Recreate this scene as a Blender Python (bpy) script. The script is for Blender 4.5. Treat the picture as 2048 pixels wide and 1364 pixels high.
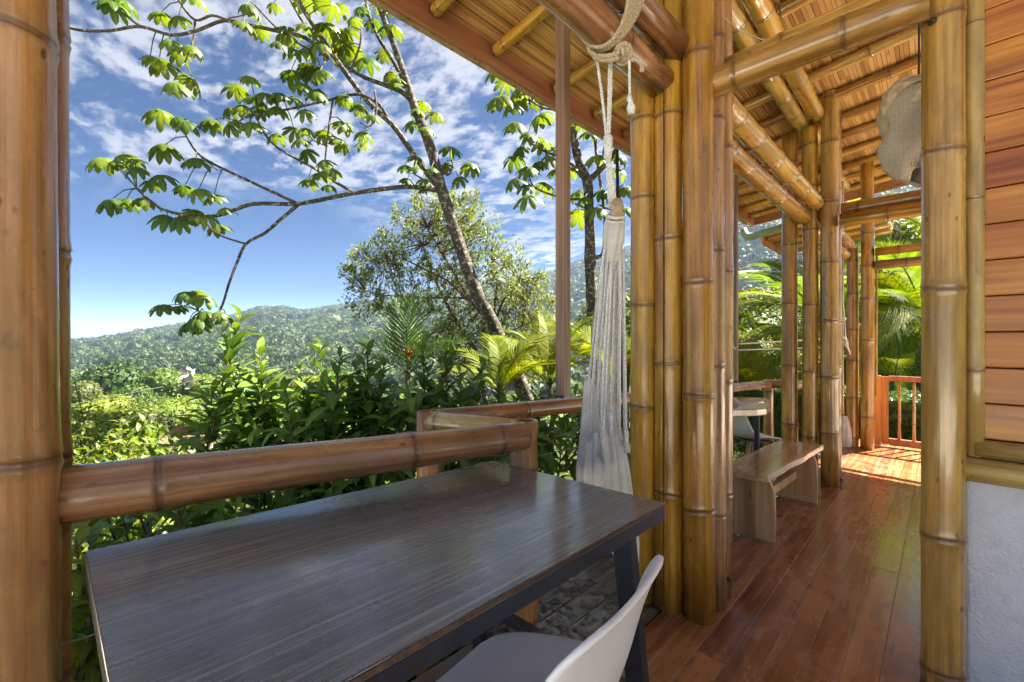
import bpy, bmesh, math, random
import numpy as np
from mathutils import Vector, Matrix, Euler, Quaternion, noise

for o in list(bpy.data.objects):
    bpy.data.objects.remove(o)
SC = bpy.context.scene
COL = SC.collection
R = math.radians

# ------------------------------------------------------------------ camera
FPX, EYE, YAW = 853.0, 1.25, R(45.2)
cam_d = bpy.data.cameras.new('camera')
cam_d.sensor_width = 36.0
cam_d.lens = FPX / 2048 * 36
cam_d.clip_start = 0.05
cam_d.clip_end = 40000
cam = bpy.data.objects.new('camera', cam_d)
COL.objects.link(cam)
cam.location = (0, 0, EYE)
cam.rotation_euler = (R(90), 0, YAW - R(90))
SC.camera = cam
SC.render.resolution_x, SC.render.resolution_y = 1024, 682

# ------------------------------------------------------------------ sky, sun, exposure
SUN_AZ, SUN_EL = math.atan2(-0.40, 0.914), R(50)
SUN = Vector((math.cos(SUN_AZ) * math.cos(SUN_EL), math.sin(SUN_AZ) * math.cos(SUN_EL), math.sin(SUN_EL)))
world = bpy.data.worlds.new('World')
SC.world = world
world.use_nodes = True
wn, wl = world.node_tree.nodes, world.node_tree.links
wn.clear()
w_out = wn.new('ShaderNodeOutputWorld')
w_bg = wn.new('ShaderNodeBackground')
w_bg.inputs['Strength'].default_value = 0.06
sky = wn.new('ShaderNodeTexSky')
sky.sky_type = 'NISHITA'
sky.sun_disc = False
sky.sun_elevation = SUN_EL
sky.sun_rotation = math.atan2(SUN.x, SUN.y)
sky.altitude = 3500
sky.air_density = 1.25
sky.dust_density = 0.15
sky.ozone_density = 3.0
w_tc = wn.new('ShaderNodeTexCoord')
w_sep = wn.new('ShaderNodeSeparateXYZ')
wl.new(w_tc.outputs['Generated'], w_sep.inputs[0])


def wmath(op, a, b=None, clamp=False):
    n = wn.new('ShaderNodeMath')
    n.operation = op
    n.use_clamp = clamp
    for i, x in enumerate((a, b)):
        if x is None:
            continue
        if isinstance(x, (int, float)):
            n.inputs[i].default_value = x
        else:
            wl.new(x, n.inputs[i])
    return n.outputs[0]


def wnoise(vec, scale, detail, rough=0.55, dist=0.0):
    n = wn.new('ShaderNodeTexNoise')
    n.inputs['Scale'].default_value = scale
    n.inputs['Detail'].default_value = detail
    n.inputs['Roughness'].default_value = rough
    n.inputs['Distortion'].default_value = dist
    wl.new(vec, n.inputs['Vector'])
    return n.outputs[0]


def wramp(fac, a, b):
    n = wn.new('ShaderNodeMapRange')
    n.interpolation_type = 'SMOOTHSTEP'
    n.inputs[1].default_value = a
    n.inputs[2].default_value = b
    wl.new(fac, n.inputs[0])
    return n.outputs[0]


w_z = wmath('ADD', wmath('MAXIMUM', w_sep.outputs[2], 0.0), 0.06)
w_x = wmath('DIVIDE', w_sep.outputs[0], w_z)
w_y = wmath('DIVIDE', w_sep.outputs[1], w_z)
w_cmb = wn.new('ShaderNodeCombineXYZ')
wl.new(w_x, w_cmb.inputs[0])
wl.new(w_y, w_cmb.inputs[1])
w_map = wn.new('ShaderNodeMapping')
w_map.inputs['Rotation'].default_value = (0, 0, R(20))
w_map.inputs['Scale'].default_value = (1.0, 0.6, 1.0)
w_map.inputs['Location'].default_value = (3.1, 1.7, 0)
wl.new(w_cmb.outputs[0], w_map.inputs[0])
cl_big = wramp(wnoise(w_map.outputs[0], 0.55, 4, 0.55), 0.36, 0.50)
cl_mid = wnoise(w_map.outputs[0], 4.2, 6, 0.62, 0.35)
cl_fine = wnoise(w_map.outputs[0], 13.0, 6, 0.62, 0.2)
cl_sum = wmath('ADD', wmath('MULTIPLY', cl_mid, 0.62), wmath('MULTIPLY', cl_fine, 0.38))
cl_cov = wmath('MULTIPLY', wramp(cl_sum, 0.44, 0.57), cl_big)
cl_hor = wramp(wmath('ADD', w_sep.outputs[2], wmath('MULTIPLY', wmath('SUBTRACT', wnoise(w_map.outputs[0], 0.35, 2, 0.5), 0.5), 0.9)), 0.12, 0.27)
cl_fac = wmath('MULTIPLY', wmath('MULTIPLY', cl_cov, cl_hor), 0.88, True)
w_hsv = wn.new('ShaderNodeHueSaturation')
w_hsv.inputs['Saturation'].default_value = 1.5
w_hsv.inputs['Value'].default_value = 0.112
w_gm = wn.new('ShaderNodeMix')
w_gm.data_type, w_gm.blend_type = 'RGBA', 'MULTIPLY'
w_gm.inputs[0].default_value = 1.0
w_gm.inputs[7].default_value = (0.62, 0.86, 1.26, 1)
wl.new(sky.outputs[0], w_gm.inputs[6])
wl.new(w_gm.outputs[2], w_hsv.inputs['Color'])
w_mix = wn.new('ShaderNodeMix')
w_mix.data_type = 'RGBA'
wl.new(cl_fac, w_mix.inputs[0])
wl.new(w_hsv.outputs[0], w_mix.inputs[6])
w_mix.inputs[7].default_value = (1.12, 1.13, 1.28, 1)
wl.new(w_mix.outputs[2], w_bg.inputs[0])
wl.new(w_bg.outputs[0], w_out.inputs[0])

sun_d = bpy.data.lights.new('sun', 'SUN')
sun_d.energy = 3.0
sun_d.angle = R(0.53)
sun_d.color = (1.0, 0.93, 0.80)
sun_o = bpy.data.objects.new('sun', sun_d)
COL.objects.link(sun_o)
sun_o.rotation_euler = SUN.to_track_quat('Z', 'Y').to_euler()

vs = SC.view_settings
vs.view_transform = 'Standard'
vs.look = 'None'
vs.gamma = 1.0
vs.use_curve_mapping = False
vs.exposure = 3.52
SC.render.engine = 'CYCLES'
SC.cycles.max_bounces = 8
SC.cycles.diffuse_bounces = 5
SC.cycles.glossy_bounces = 4
SC.cycles.transmission_bounces = 6
SC.cycles.transparent_max_bounces = 8
SC.cycles.use_denoising = True
SC.cycles.sample_clamp_indirect = 6

# ------------------------------------------------------------------ measuring helpers
FW = Vector((math.cos(YAW), math.sin(YAW), 0))
RT = Vector((math.sin(YAW), -math.cos(YAW), 0))


def at(u, v, d):
    """Point of the place seen at photo pixel (u, v), d metres ahead of the camera."""
    return Vector((0, 0, EYE)) + FW * d + RT * ((u - 1024) / FPX * d) + Vector((0, 0, (682 - v) / FPX * d))


def onz(u, v, z=0.0):
    return at(u, v, FPX * (EYE - z) / (v - 682))


# ------------------------------------------------------------------ mesh helpers
class MB:
    def __init__(self):
        self.v, self.f, self.n, self.uv = [], [], [], None

    def add(self, vs_, fs, nd=None):
        b = len(self.v)
        self.v.extend(vs_)
        self.f.extend([tuple(i + b for i in f) for f in fs])
        self.n.extend(nd if nd else [0.0] * len(vs_))
        return self

    def box(self, c, s, rot=None):
        hx, hy, hz = s[0] / 2, s[1] / 2, s[2] / 2
        pts = [Vector((x, y, z)) for x in (-hx, hx) for y in (-hy, hy) for z in (-hz, hz)]
        if rot is not None:
            pts = [rot @ p for p in pts]
        c = Vector(c)
        return self.add([p + c for p in pts], [(0, 1, 3, 2), (4, 6, 7, 5), (0, 4, 5, 1), (2, 3, 7, 6), (0, 2, 6, 4), (1, 5, 7, 3)])

    def bar(self, a, b, w, h, up=(0, 0, 1)):
        a, b = Vector(a), Vector(b)
        x = (b - a).normalized()
        y = Vector(up).cross(x)
        if y.length < 1e-5:
            y = Vector((0, 1, 0)).cross(x)
        y.normalize()
        z = x.cross(y)
        return self.box((a + b) / 2, ((b - a).length, w, h), Matrix((x, y, z)).transposed())

    def tube(self, pts, rad, sides=8, cap=True, flat=1.0):
        pts = [Vector(p) for p in pts]
        if not hasattr(rad, '__len__'):
            rad = [rad] * len(pts)
        n = len(pts)
        t0 = (pts[1] - pts[0]).normalized()
        nrm = t0.orthogonal().normalized()
        vs_, fs = [], []
        tp = t0
        for i in range(n):
            t = (pts[min(i + 1, n - 1)] - pts[max(i - 1, 0)])
            t = t.normalized() if t.length > 1e-9 else tp
            q = tp.rotation_difference(t)
            nrm = q @ nrm
            nrm = (nrm - t * nrm.dot(t)).normalized()
            bn = t.cross(nrm)
            tp = t
            for k in range(sides):
                a = 2 * math.pi * k / sides
                vs_.append(pts[i] + nrm * (math.cos(a) * rad[i]) + bn * (math.sin(a) * rad[i] * flat))
        for i in range(n - 1):
            for k in range(sides):
                k2 = (k + 1) % sides
                fs.append((i * sides + k, i * sides + k2, (i + 1) * sides + k2, (i + 1) * sides + k))
        if cap:
            fs.append(tuple(range(sides - 1, -1, -1)))
            fs.append(tuple((n - 1) * sides + k for k in range(sides)))
        return self.add(vs_, fs)

    def prism(self, poly, z0, z1):
        """poly: list of (x, y); solid between z0 and z1 (numbers, or functions of x, y)."""
        n = len(poly)
        g = lambda z, p: z(*p) if callable(z) else z
        vs_ = [Vector((p[0], p[1], g(z0, p))) for p in poly] + [Vector((p[0], p[1], g(z1, p))) for p in poly]
        fs = [tuple(range(n - 1, -1, -1)), tuple(range(n, 2 * n))]
        fs += [(i, (i + 1) % n, n + (i + 1) % n, n + i) for i in range(n)]
        return self.add(vs_, fs)

    def mesh(self, name, mat=None, smooth=False, node=False):
        me = bpy.data.meshes.new(name)
        me.from_pydata([tuple(p) for p in self.v], [], self.f)
        if node:
            a = me.attributes.new('node', 'FLOAT', 'POINT')
            a.data.foreach_set('value', self.n)
        if mat:
            me.materials.append(mat)
        if smooth:
            me.polygons.foreach_set('use_smooth', [True] * len(me.polygons))
        me.update()
        return me

    def build(self, name, mat=None, parent=None, smooth=False, mw=None):
        me = self.mesh(name, mat, smooth)
        return put(name, me, parent, mw)


def put(name, me, parent=None, mw=None):
    """Link a mesh object; mw is its place in the world (identity: mesh is already in world coordinates)."""
    o = bpy.data.objects.new(name, me)
    COL.objects.link(o)
    mw = mw if mw is not None else Matrix.Identity(4)
    if parent is not None:
        o.parent = parent
        mw = world_of(parent).inverted() @ mw
    o.matrix_basis = mw
    return o


def world_of(o):
    m = o.matrix_basis.copy()
    while o.parent is not None:
        o = o.parent
        m = o.matrix_basis @ m
    return m


def tag(o, label, cat, group=None):
    o['label'], o['category'] = label, cat
    if group:
        o['group'] = group
    return o


def empty(name, loc, label, cat, group=None, rz=0.0):
    o = bpy.data.objects.new(name, None)
    COL.objects.link(o)
    o.empty_display_size = 0.1
    o.matrix_basis = Matrix.Translation(Vector(loc)) @ Matrix.Rotation(rz, 4, 'Z')
    return tag(o, label, cat, group)


def copy_tree(o, parent=None):
    c = o.copy()
    COL.objects.link(c)
    if parent is not None:
        c.parent = parent
    for ch in list(o.children):
        copy_tree(ch, c)
    return c


def bevel(o, w=0.004, seg=2):
    m = o.modifiers.new('bevel', 'BEVEL')
    m.width, m.segments, m.limit_method = w, seg, 'ANGLE'
    return o


# ------------------------------------------------------------------ material helpers
class NT:
    def __init__(self, name):
        self.m = bpy.data.materials.new(name)
        self.m.use_nodes = True
        self.n, self.l = self.m.node_tree.nodes, self.m.node_tree.links
        self.n.clear()
        self.out = self.n.new('ShaderNodeOutputMaterial')
        self.b = self.n.new('ShaderNodeBsdfPrincipled')
        self.l.new(self.b.outputs[0], self.out.inputs[0])

    def lk(self, x, s):
        if isinstance(x, (int, float)):
            s.default_value = x
        elif isinstance(x, tuple):
            s.default_value = x if len(x) == 4 or s.type == 'VECTOR' else (*x, 1)
        else:
            self.l.new(x, s)

    def coord(self, kind='Object', scale=(1, 1, 1), loc=(0, 0, 0), rnd=0.0):
        t = self.n.new('ShaderNodeTexCoord').outputs[kind]
        mp = self.n.new('ShaderNodeMapping')
        mp.inputs['Scale'].default_value = scale
        mp.inputs['Location'].default_value = loc
        self.l.new(t, mp.inputs[0])
        if rnd:
            oi = self.n.new('ShaderNodeObjectInfo')
            ad = self.n.new('ShaderNodeVectorMath')
            ad.operation = 'ADD'
            self.l.new(mp.outputs[0], ad.inputs[0])
            ml = self.math('MULTIPLY', oi.outputs['Random'], rnd)
            cb = self.n.new('ShaderNodeCombineXYZ')
            for i in range(3):
                self.l.new(ml, cb.inputs[i])
            self.l.new(cb.outputs[0], ad.inputs[1])
            return ad.outputs[0]
        return mp.outputs[0]

    def noise(self, vec, scale=5, detail=4, rough=0.55, dist=0.0):
        n = self.n.new('ShaderNodeTexNoise')
        n.inputs['Scale'].default_value = scale
        n.inputs['Detail'].default_value = detail
        n.inputs['Roughness'].default_value = rough
        n.inputs['Distortion'].default_value = dist
        self.l.new(vec, n.inputs['Vector'])
        return n.outputs[0]

    def voro(self, vec, scale=5, feat='F1', out=0):
        n = self.n.new('ShaderNodeTexVoronoi')
        n.feature = feat
        n.inputs['Scale'].default_value = scale
        self.l.new(vec, n.inputs['Vector'])
        return n.outputs[out]

    def wave(self, vec, scale, dist=2.0, detail=2, dscale=1.0, axis='X'):
        n = self.n.new('ShaderNodeTexWave')
        n.wave_type = 'BANDS'
        n.bands_direction = axis
        n.inputs['Scale'].default_value = scale
        n.inputs['Distortion'].default_value = dist
        n.inputs['Detail'].default_value = detail
        n.inputs['Detail Scale'].default_value = dscale
        self.l.new(vec, n.inputs['Vector'])
        return n.outputs[1]

    def math(self, op, a, b=None, c=None, clamp=False):
        n = self.n.new('ShaderNodeMath')
        n.operation = op
        n.use_clamp = clamp
        for i, x in enumerate((a, b, c)):
            if x is not None:
                self.lk(x, n.inputs[i])
        return n.outputs[0]

    def rng(self, x, a, b, c=0.0, d=1.0, smooth=True):
        n = self.n.new('ShaderNodeMapRange')
        if smooth:
            n.interpolation_type = 'SMOOTHSTEP'
        self.lk(x, n.inputs[0])
        for i, y in enumerate((a, b, c, d)):
            n.inputs[i + 1].default_value = y
        return n.outputs[0]

    def ramp(self, x, stops):
        n = self.n.new('ShaderNodeValToRGB')
        e = n.color_ramp.elements
        while len(e) < len(stops):
            e.new(0.5)
        for i, (p, c) in enumerate(stops):
            e[i].position = p
            e[i].color = (*c, 1)
        self.l.new(x, n.inputs[0])
        return n.outputs[0]

    def mix(self, fac, a, b, mode='MIX'):
        n = self.n.new('ShaderNodeMix')
        n.data_type = 'RGBA'
        n.blend_type = mode
        n.clamp_factor = True
        self.lk(fac, n.inputs[0])
        self.lk(a, n.inputs[6])
        self.lk(b, n.inputs[7])
        return n.outputs[2]

    def hsv(self, col, h=0.5, s=1.0, v=1.0):
        n = self.n.new('ShaderNodeHueSaturation')
        self.lk(h, n.inputs['Hue'])
        self.lk(s, n.inputs['Saturation'])
        self.lk(v, n.inputs['Value'])
        self.lk(col, n.inputs['Color'])
        return n.outputs[0]

    def rand(self):
        return self.n.new('ShaderNodeObjectInfo').outputs['Random']

    def island(self):
        return self.n.new('ShaderNodeNewGeometry').outputs['Random Per Island']

    def attr(self, name):
        n = self.n.new('ShaderNodeAttribute')
        n.attribute_name = name
        return n.outputs['Fac']

    def bump(self, h, strength=0.3, dist=0.01):
        n = self.n.new('ShaderNodeBump')
        n.inputs['Strength'].default_value = strength
        n.inputs['Distance'].default_value = dist
        self.l.new(h, n.inputs['Height'])
        self.l.new(n.outputs[0], self.b.inputs['Normal'])
        return n.outputs[0]

    def set(self, color=None, rough=None, coat=None, coat_rough=None, metal=None, spec=None, sheen=None):
        for k, x in (('Base Color', color), ('Roughness', rough), ('Coat Weight', coat), ('Coat Roughness', coat_rough),
                     ('Metallic', metal), ('Specular IOR Level', spec), ('Sheen Weight', sheen)):
            if x is not None:
                self.lk(x, self.b.inputs[k])
        return self.m


def bamboo_mat(name, c_dark, c_mid, c_light, node_c=(0.10, 0.045, 0.02), rough=0.28, coat=0.9):
    t = NT(name)
    st = t.noise(t.coord(scale=(34, 34, 0.9), rnd=9), 1.0, 5, 0.6)
    fn = t.noise(t.coord(scale=(150, 150, 2.2), rnd=5), 1.0, 3, 0.6)
    bl = t.noise(t.coord(scale=(5, 5, 1.6), rnd=7), 1.0, 4, 0.55)
    k = t.math('ADD', t.math('MULTIPLY', st, 0.55), t.math('ADD', t.math('MULTIPLY', fn, 0.2), t.math('MULTIPLY', bl, 0.25)))
    col = t.ramp(k, [(0.39, c_dark), (0.5, c_mid), (0.61, c_light)])
    rn = t.rand()
    pat = t.noise(t.coord(scale=(9, 9, 2.2), rnd=17), 1.0, 5, 0.6, 0.6)
    col = t.hsv(col, 0.5, 1.0, t.rng(pat, 0.3, 0.7, 0.70, 1.22))
    col = t.hsv(col, t.math('ADD', t.math('MULTIPLY', rn, 0.014), 0.493), 1.05, t.math('ADD', t.math('MULTIPLY', rn, 0.26), 0.90))
    nd = t.attr('node')
    col = t.mix(t.math('MULTIPLY', nd, 0.8), col, node_c)
    sp = t.voro(t.coord(scale=(26, 26, 13), rnd=11), 1.0)
    spn = t.noise(t.coord(scale=(9, 9, 5), rnd=3), 1.0, 3)
    spots = t.math('MULTIPLY', t.rng(sp, 0.20, 0.08), t.rng(spn, 0.50, 0.58))
    scr = t.rng(t.noise(t.coord(scale=(20, 20, 9), rnd=2), 1.0, 6, 0.75, 1.5), 0.60, 0.70)
    col = t.mix(t.math('MULTIPLY', spots, 0.75), col, (0.05, 0.025, 0.012))
    col = t.mix(t.math('MULTIPLY', scr, 0.4), col, node_c)
    t.bump(t.math('ADD', t.math('MULTIPLY', fn, 0.5), t.math('MULTIPLY', st, 0.8)), 0.10, 0.004)
    rr = t.rng(t.noise(t.coord(scale=(7, 7, 3), rnd=4), 1.0, 4), 0.3, 0.7, rough - 0.08, rough + 0.14)
    cr_ = t.rng(t.noise(t.coord(scale=(11, 11, 4), rnd=8), 1.0, 5, 0.65), 0.35, 0.68, 0.05, 0.30)
    return t.set(col, rr, t.rng(t.noise(t.coord(scale=(6, 6, 2.5), rnd=6), 1.0, 4, 0.6), 0.32, 0.6, 0.35, coat), cr_)


def wood_mat(name, c_dark, c_mid, c_light, axis='X', fine=90, rough=0.45, coat=0.0, bump=0.25, var=0.35, spec=0.5, knots=True, scuff=0.0):
    t = NT(name)
    ax = 'XYZ'.index(axis)

    def sc(a, b):
        s = [a, a, a]
        s[ax] = b
        return tuple(s)
    g1 = t.noise(t.coord(scale=sc(fine, fine * 0.03), rnd=13), 1.0, 4, 0.6)
    g2 = t.noise(t.coord(scale=sc(fine * 0.2, fine * 0.012), rnd=7), 1.0, 4, 0.55, 1.2)
    k = t.math('ADD', t.math('MULTIPLY', g1, 0.45), t.math('MULTIPLY', g2, 0.55))
    col = t.ramp(k, [(0.36, c_dark), (0.5, c_mid), (0.64, c_light)])
    rn = t.rand()
    col = t.hsv(col, t.math('ADD', t.math('MULTIPLY', rn, 0.02), 0.49), 1.0, t.math('ADD', t.math('MULTIPLY', rn, var), 1 - var / 2))
    if knots:
        kn = t.rng(t.voro(t.coord(scale=sc(6, 2.0), rnd=5), 1.0), 0.09, 0.03)
        col = t.mix(t.math('MULTIPLY', kn, 0.6), col, tuple(x * 0.35 for x in c_dark))
    rr = t.rng(g2, 0.3, 0.7, max(rough - 0.08, 0.05), rough + 0.1)
    if scuff:
        s = t.rng(t.noise(t.coord('Object', (2.2, 3.0, 3.0)), 1.0, 6, 0.7, 1.0), 0.42, 0.66)
        rr = t.math('ADD', rr, t.math('MULTIPLY', s, scuff))
        col = t.mix(t.math('MULTIPLY', s, 0.25), col, tuple(min(1, x * 1.5 + 0.02) for x in c_light))
    t.bump(t.math('ADD', g1, t.math('MULTIPLY', g2, 0.6)), bump, 0.004)
    return t.set(col, rr, coat, 0.15, spec=spec)


def plain(name, col, rough=0.5, metal=0.0, coat=0.0, nscale=30, namt=0.12, bump=0.0, spec=0.5):
    t = NT(name)
    n = t.noise(t.coord(scale=(1, 1, 1), rnd=6), nscale, 5, 0.6)
    c = t.hsv(col, 0.5, 1.0, t.rng(n, 0.3, 0.7, 1 - namt, 1 + namt))
    if bump:
        t.bump(n, bump, 0.004)
    return t.set(c, t.rng(n, 0.3, 0.7, max(0.04, rough - 0.06), rough + 0.06), coat, 0.1, metal, spec)


def leaf_mat(name, dark, mid, light, trans=0.35, rough=0.38, vein=True, tint=None, tvar=0.12, dry=None, spec=0.5):
    t = NT(name)
    uv = t.n.new('ShaderNodeUVMap').outputs[0]
    sp = t.n.new('ShaderNodeSeparateXYZ')
    t.l.new(uv, sp.inputs[0])
    rn = t.math('FRACT', t.math('ADD', t.rand(), t.math('MULTIPLY', t.island(), 7.31)))
    col = t.ramp(rn, [(0.05, dark), (0.5, mid), (0.95, light)])
    pa = t.noise(t.coord(scale=(1, 1, 1)), 14, 3)
    col = t.hsv(col, t.math('ADD', t.math('MULTIPLY', t.rand(), 0.025), 0.4875), 1.0, t.rng(pa, 0.3, 0.7, 1 - tvar, 1 + tvar))
    if dry:
        col = t.mix(t.rng(rn, 0.988, 0.994), col, dry)
    if vein:
        mid_l = t.rng(t.math('ABSOLUTE', t.math('SUBTRACT', sp.outputs[1], 0.5)), 0.045, 0.012)
        sv = t.math('SINE', t.math('MULTIPLY', t.math('ADD', sp.outputs[0], t.math('MULTIPLY', t.math('ABSOLUTE', t.math('SUBTRACT', sp.outputs[1], 0.5)), -0.5)), 62))
        side = t.math('MULTIPLY', t.rng(sv, 0.75, 1.0), 0.25)
        col = t.mix(t.math('MULTIPLY', t.math('MAXIMUM', mid_l, side), 0.5), col, tuple(min(1, x * 1.9 + 0.02) for x in light))
        t.bump(sv, 0.15, 0.003)
    t.set(col, rough, spec=spec)
    tr = t.n.new('ShaderNodeBsdfTranslucent')
    c2 = t.hsv(col, 0.48, 1.1, 1.4)
    t.l.new(c2, tr.inputs[0])
    mx = t.n.new('ShaderNodeMixShader')
    mx.inputs[0].default_value = trans
    t.l.new(t.b.outputs[0], mx.inputs[1])
    t.l.new(tr.outputs[0], mx.inputs[2])
    t.l.new(mx.outputs[0], t.out.inputs[0])
    return t.m


M = {}
M['bamboo'] = bamboo_mat('golden_bamboo', (0.24, 0.105, 0.018), (0.42, 0.215, 0.042), (0.56, 0.33, 0.085))
M['bamboo_old'] = bamboo_mat('olive_bamboo', (0.24, 0.125, 0.03), (0.40, 0.225, 0.062), (0.54, 0.335, 0.115))
M['bamboo_red'] = bamboo_mat('reddish_bamboo', (0.15, 0.066, 0.031), (0.31, 0.15, 0.07), (0.47, 0.27, 0.14), (0.07, 0.03, 0.016))
M['bamboo_rail'] = bamboo_mat('worn_rail_bamboo', (0.17, 0.080, 0.037), (0.34, 0.180, 0.083), (0.50, 0.32, 0.17), (0.08, 0.04, 0.025))
M['bamboo_tan'] = bamboo_mat('tan_bamboo', (0.26, 0.115, 0.042), (0.40, 0.195, 0.080), (0.52, 0.29, 0.14), (0.09, 0.045, 0.03))
M['bamboo_pale'] = bamboo_mat('pale_split_bamboo', (0.34, 0.22, 0.07), (0.47, 0.32, 0.11), (0.56, 0.41, 0.17))
M['floor'] = wood_mat('varnished_red_floorboard', (0.145, 0.052, 0.019), (0.275, 0.108, 0.042), (0.42, 0.195, 0.082), 'X', 60, 0.20, 0.5, 0.18, 0.5, knots=False, scuff=0.16)
M['wetboard'] = wood_mat('wet_grey_board', (0.09, 0.066, 0.052), (0.18, 0.14, 0.11), (0.29, 0.24, 0.20), 'X', 70, 0.16, 0.9, 0.4, 0.3)
M['siding'] = wood_mat('varnished_wall_board', (0.18, 0.048, 0.006), (0.38, 0.125, 0.018), (0.55, 0.225, 0.038), 'Y', 45, 0.38, 0.2, 0.2, 0.35, knots=True)
M['siding_x'] = wood_mat('varnished_side_wall_board', (0.16, 0.050, 0.011), (0.27, 0.098, 0.024), (0.38, 0.155, 0.042), 'X', 45, 0.38, 0.2, 0.15, 0.4, knots=False)
M['fascia'] = wood_mat('red_brown_fascia', (0.19, 0.068, 0.030), (0.30, 0.115, 0.052), (0.39, 0.165, 0.08), 'X', 40, 0.4, 0.15, 0.15, 0.15, knots=False)
M['timber'] = wood_mat('brown_timber', (0.15, 0.085, 0.045), (0.29, 0.175, 0.095), (0.40, 0.27, 0.16), 'Z', 60, 0.42, 0.1, 0.2, 0.2)
M['gatewood'] = wood_mat('orange_gate_wood', (0.26, 0.07, 0.02), (0.40, 0.13, 0.035), (0.50, 0.19, 0.06), 'Z', 50, 0.35, 0.3, 0.12, 0.2, knots=False)
M['bench'] = wood_mat('bench_wood', (0.25, 0.14, 0.065), (0.46, 0.29, 0.14), (0.60, 0.42, 0.23), 'X', 30, 0.22, 0.8, 0.12, 0.2)
M['benchleg'] = wood_mat('bench_leg_wood', (0.22, 0.12, 0.055), (0.42, 0.25, 0.12), (0.56, 0.37, 0.19), 'Z', 30, 0.4, 0.1, 0.12, 0.2)
M['metal'] = plain('black_blue_steel', (0.018, 0.022, 0.034), 0.35, 0.0, 0.2, 40, 0.2)
M['plastic'] = plain('white_plastic', (0.84, 0.84, 0.87), 0.38, 0.0, 0.1, 6, 0.06)
M['dowel'] = plain('beech_dowel', (0.42, 0.27, 0.14), 0.5)
M['wire'] = plain('steel_wire', (0.35, 0.34, 0.32), 0.4, 0.6)
M['cable'] = plain('grey_cable', (0.20, 0.20, 0.20), 0.6)
M['blackcable'] = plain('black_cable', (0.02, 0.02, 0.022), 0.6)
M['bolt'] = plain('rusty_bolt', (0.08, 0.06, 0.05), 0.5, 0.7)


def rope_mat(name, c, sc=220):
    t = NT(name)
    uv = t.n.new('ShaderNodeUVMap').outputs[0]
    w = t.noise(t.coord(scale=(sc, sc, sc * 0.8)), 1.0, 3)
    col = t.hsv(c, 0.5, 1.0, t.rng(w, 0.3, 0.7, 0.65, 1.2))
    t.bump(w, 0.6, 0.004)
    return t.set(col, 0.85, spec=0.2)


M['rope'] = rope_mat('tan_cotton_rope', (0.50, 0.40, 0.27))
M['ropewhite'] = rope_mat('white_cotton_rope', (0.74, 0.73, 0.70))


def cloth_mat(name, c, sc=500, rough=0.9):
    t = NT(name)
    a = t.coord(scale=(sc, sc, sc))
    w = t.math('MULTIPLY', t.math('SINE', t.noise(a, 1.0, 2)), 1.0)
    n = t.noise(t.coord(), 12, 4)
    col = t.hsv(c, 0.5, 1.0, t.rng(n, 0.3, 0.7, 0.86, 1.08))
    t.bump(w, 0.3, 0.003)
    t.set(col, rough, spec=0.15)
    tr = t.n.new('ShaderNodeBsdfTranslucent')
    t.l.new(col, tr.inputs[0])
    mx = t.n.new('ShaderNodeMixShader')
    mx.inputs[0].default_value = 0.25
    t.l.new(t.b.outputs[0], mx.inputs[1])
    t.l.new(tr.outputs[0], mx.inputs[2])
    t.l.new(mx.outputs[0], t.out.inputs[0])
    return t.m


M['cloth'] = cloth_mat('white_cotton_cloth', (0.80, 0.77, 0.72))


def stucco_mat():
    t = NT('white_stucco')
    a = t.noise(t.coord(), 85, 5, 0.65)
    b = t.noise(t.coord(), 14, 4, 0.5)
    h = t.math('ADD', t.math('MULTIPLY', a, 0.6), t.math('MULTIPLY', b, 0.6))
    col = t.mix(t.rng(b, 0.4, 0.75), (0.87, 0.90, 0.96), (0.79, 0.82, 0.88))
    t.bump(h, 1.0, 0.022)
    return t.set(col, 0.8)


M['stucco'] = stucco_mat()


def burlap_mat():
    t = NT('burlap')
    c = t.coord(scale=(260, 260, 260))
    w = t.math('MAXIMUM', t.wave(t.coord(scale=(1, 1, 1)), 55, 1.0, 2, 1, 'Z'), t.wave(t.coord(scale=(1, 1, 1)), 55, 1.0, 2, 1, 'Y'))
    n = t.noise(c, 1.0, 2)
    col = t.hsv((0.74, 0.65, 0.52), 0.5, 1.0, t.rng(t.math('MULTIPLY', w, n), 0.1, 0.6, 0.6, 1.25))
    t.bump(w, 0.7, 0.004)
    return t.set(col, 0.95, spec=0.1)


M['burlap'] = burlap_mat()


def tabletop_mat():
    t = NT('dark_grained_tabletop')
    g = t.wave(t.coord(scale=(0.05, 1, 1)), 30, 7.0, 3, 0.6, 'Y')
    g2 = t.noise(t.coord(scale=(1.6, 125, 40)), 1.0, 4, 0.62, 0.25)
    g3 = t.noise(t.coord(scale=(1.4, 16, 5)), 1.0, 4, 0.6, 0.8)
    kn = t.rng(t.voro(t.coord(scale=(3.0, 5.0, 1), loc=(0.3, 0.15, 0)), 1.0), 0.0, 0.5)
    k = t.math('ADD', t.math('MULTIPLY', g, 0.10), t.math('ADD', t.math('MULTIPLY', t.rng(g2, 0.36, 0.64), 0.55), t.math('MULTIPLY', g3, 0.45)))
    col = t.ramp(k, [(0.25, (0.022, 0.019, 0.020)), (0.55, (0.092, 0.083, 0.088)), (0.90, (0.20, 0.185, 0.195))])
    t.bump(k, 0.55, 0.004)
    rr = t.rng(t.noise(t.coord(), 3.0, 5, 0.6), 0.3, 0.7, 0.22, 0.38)
    return t.set(col, rr, 1.0, t.rng(t.noise(t.coord(), 5.0, 5, 0.65), 0.3, 0.7, 0.10, 0.24), spec=1.0)


M['tabletop'] = tabletop_mat()
M['tableedge'] = plain('worn_table_edge', (0.075, 0.045, 0.028), 0.6, nscale=120, namt=0.5, bump=0.3)


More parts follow.
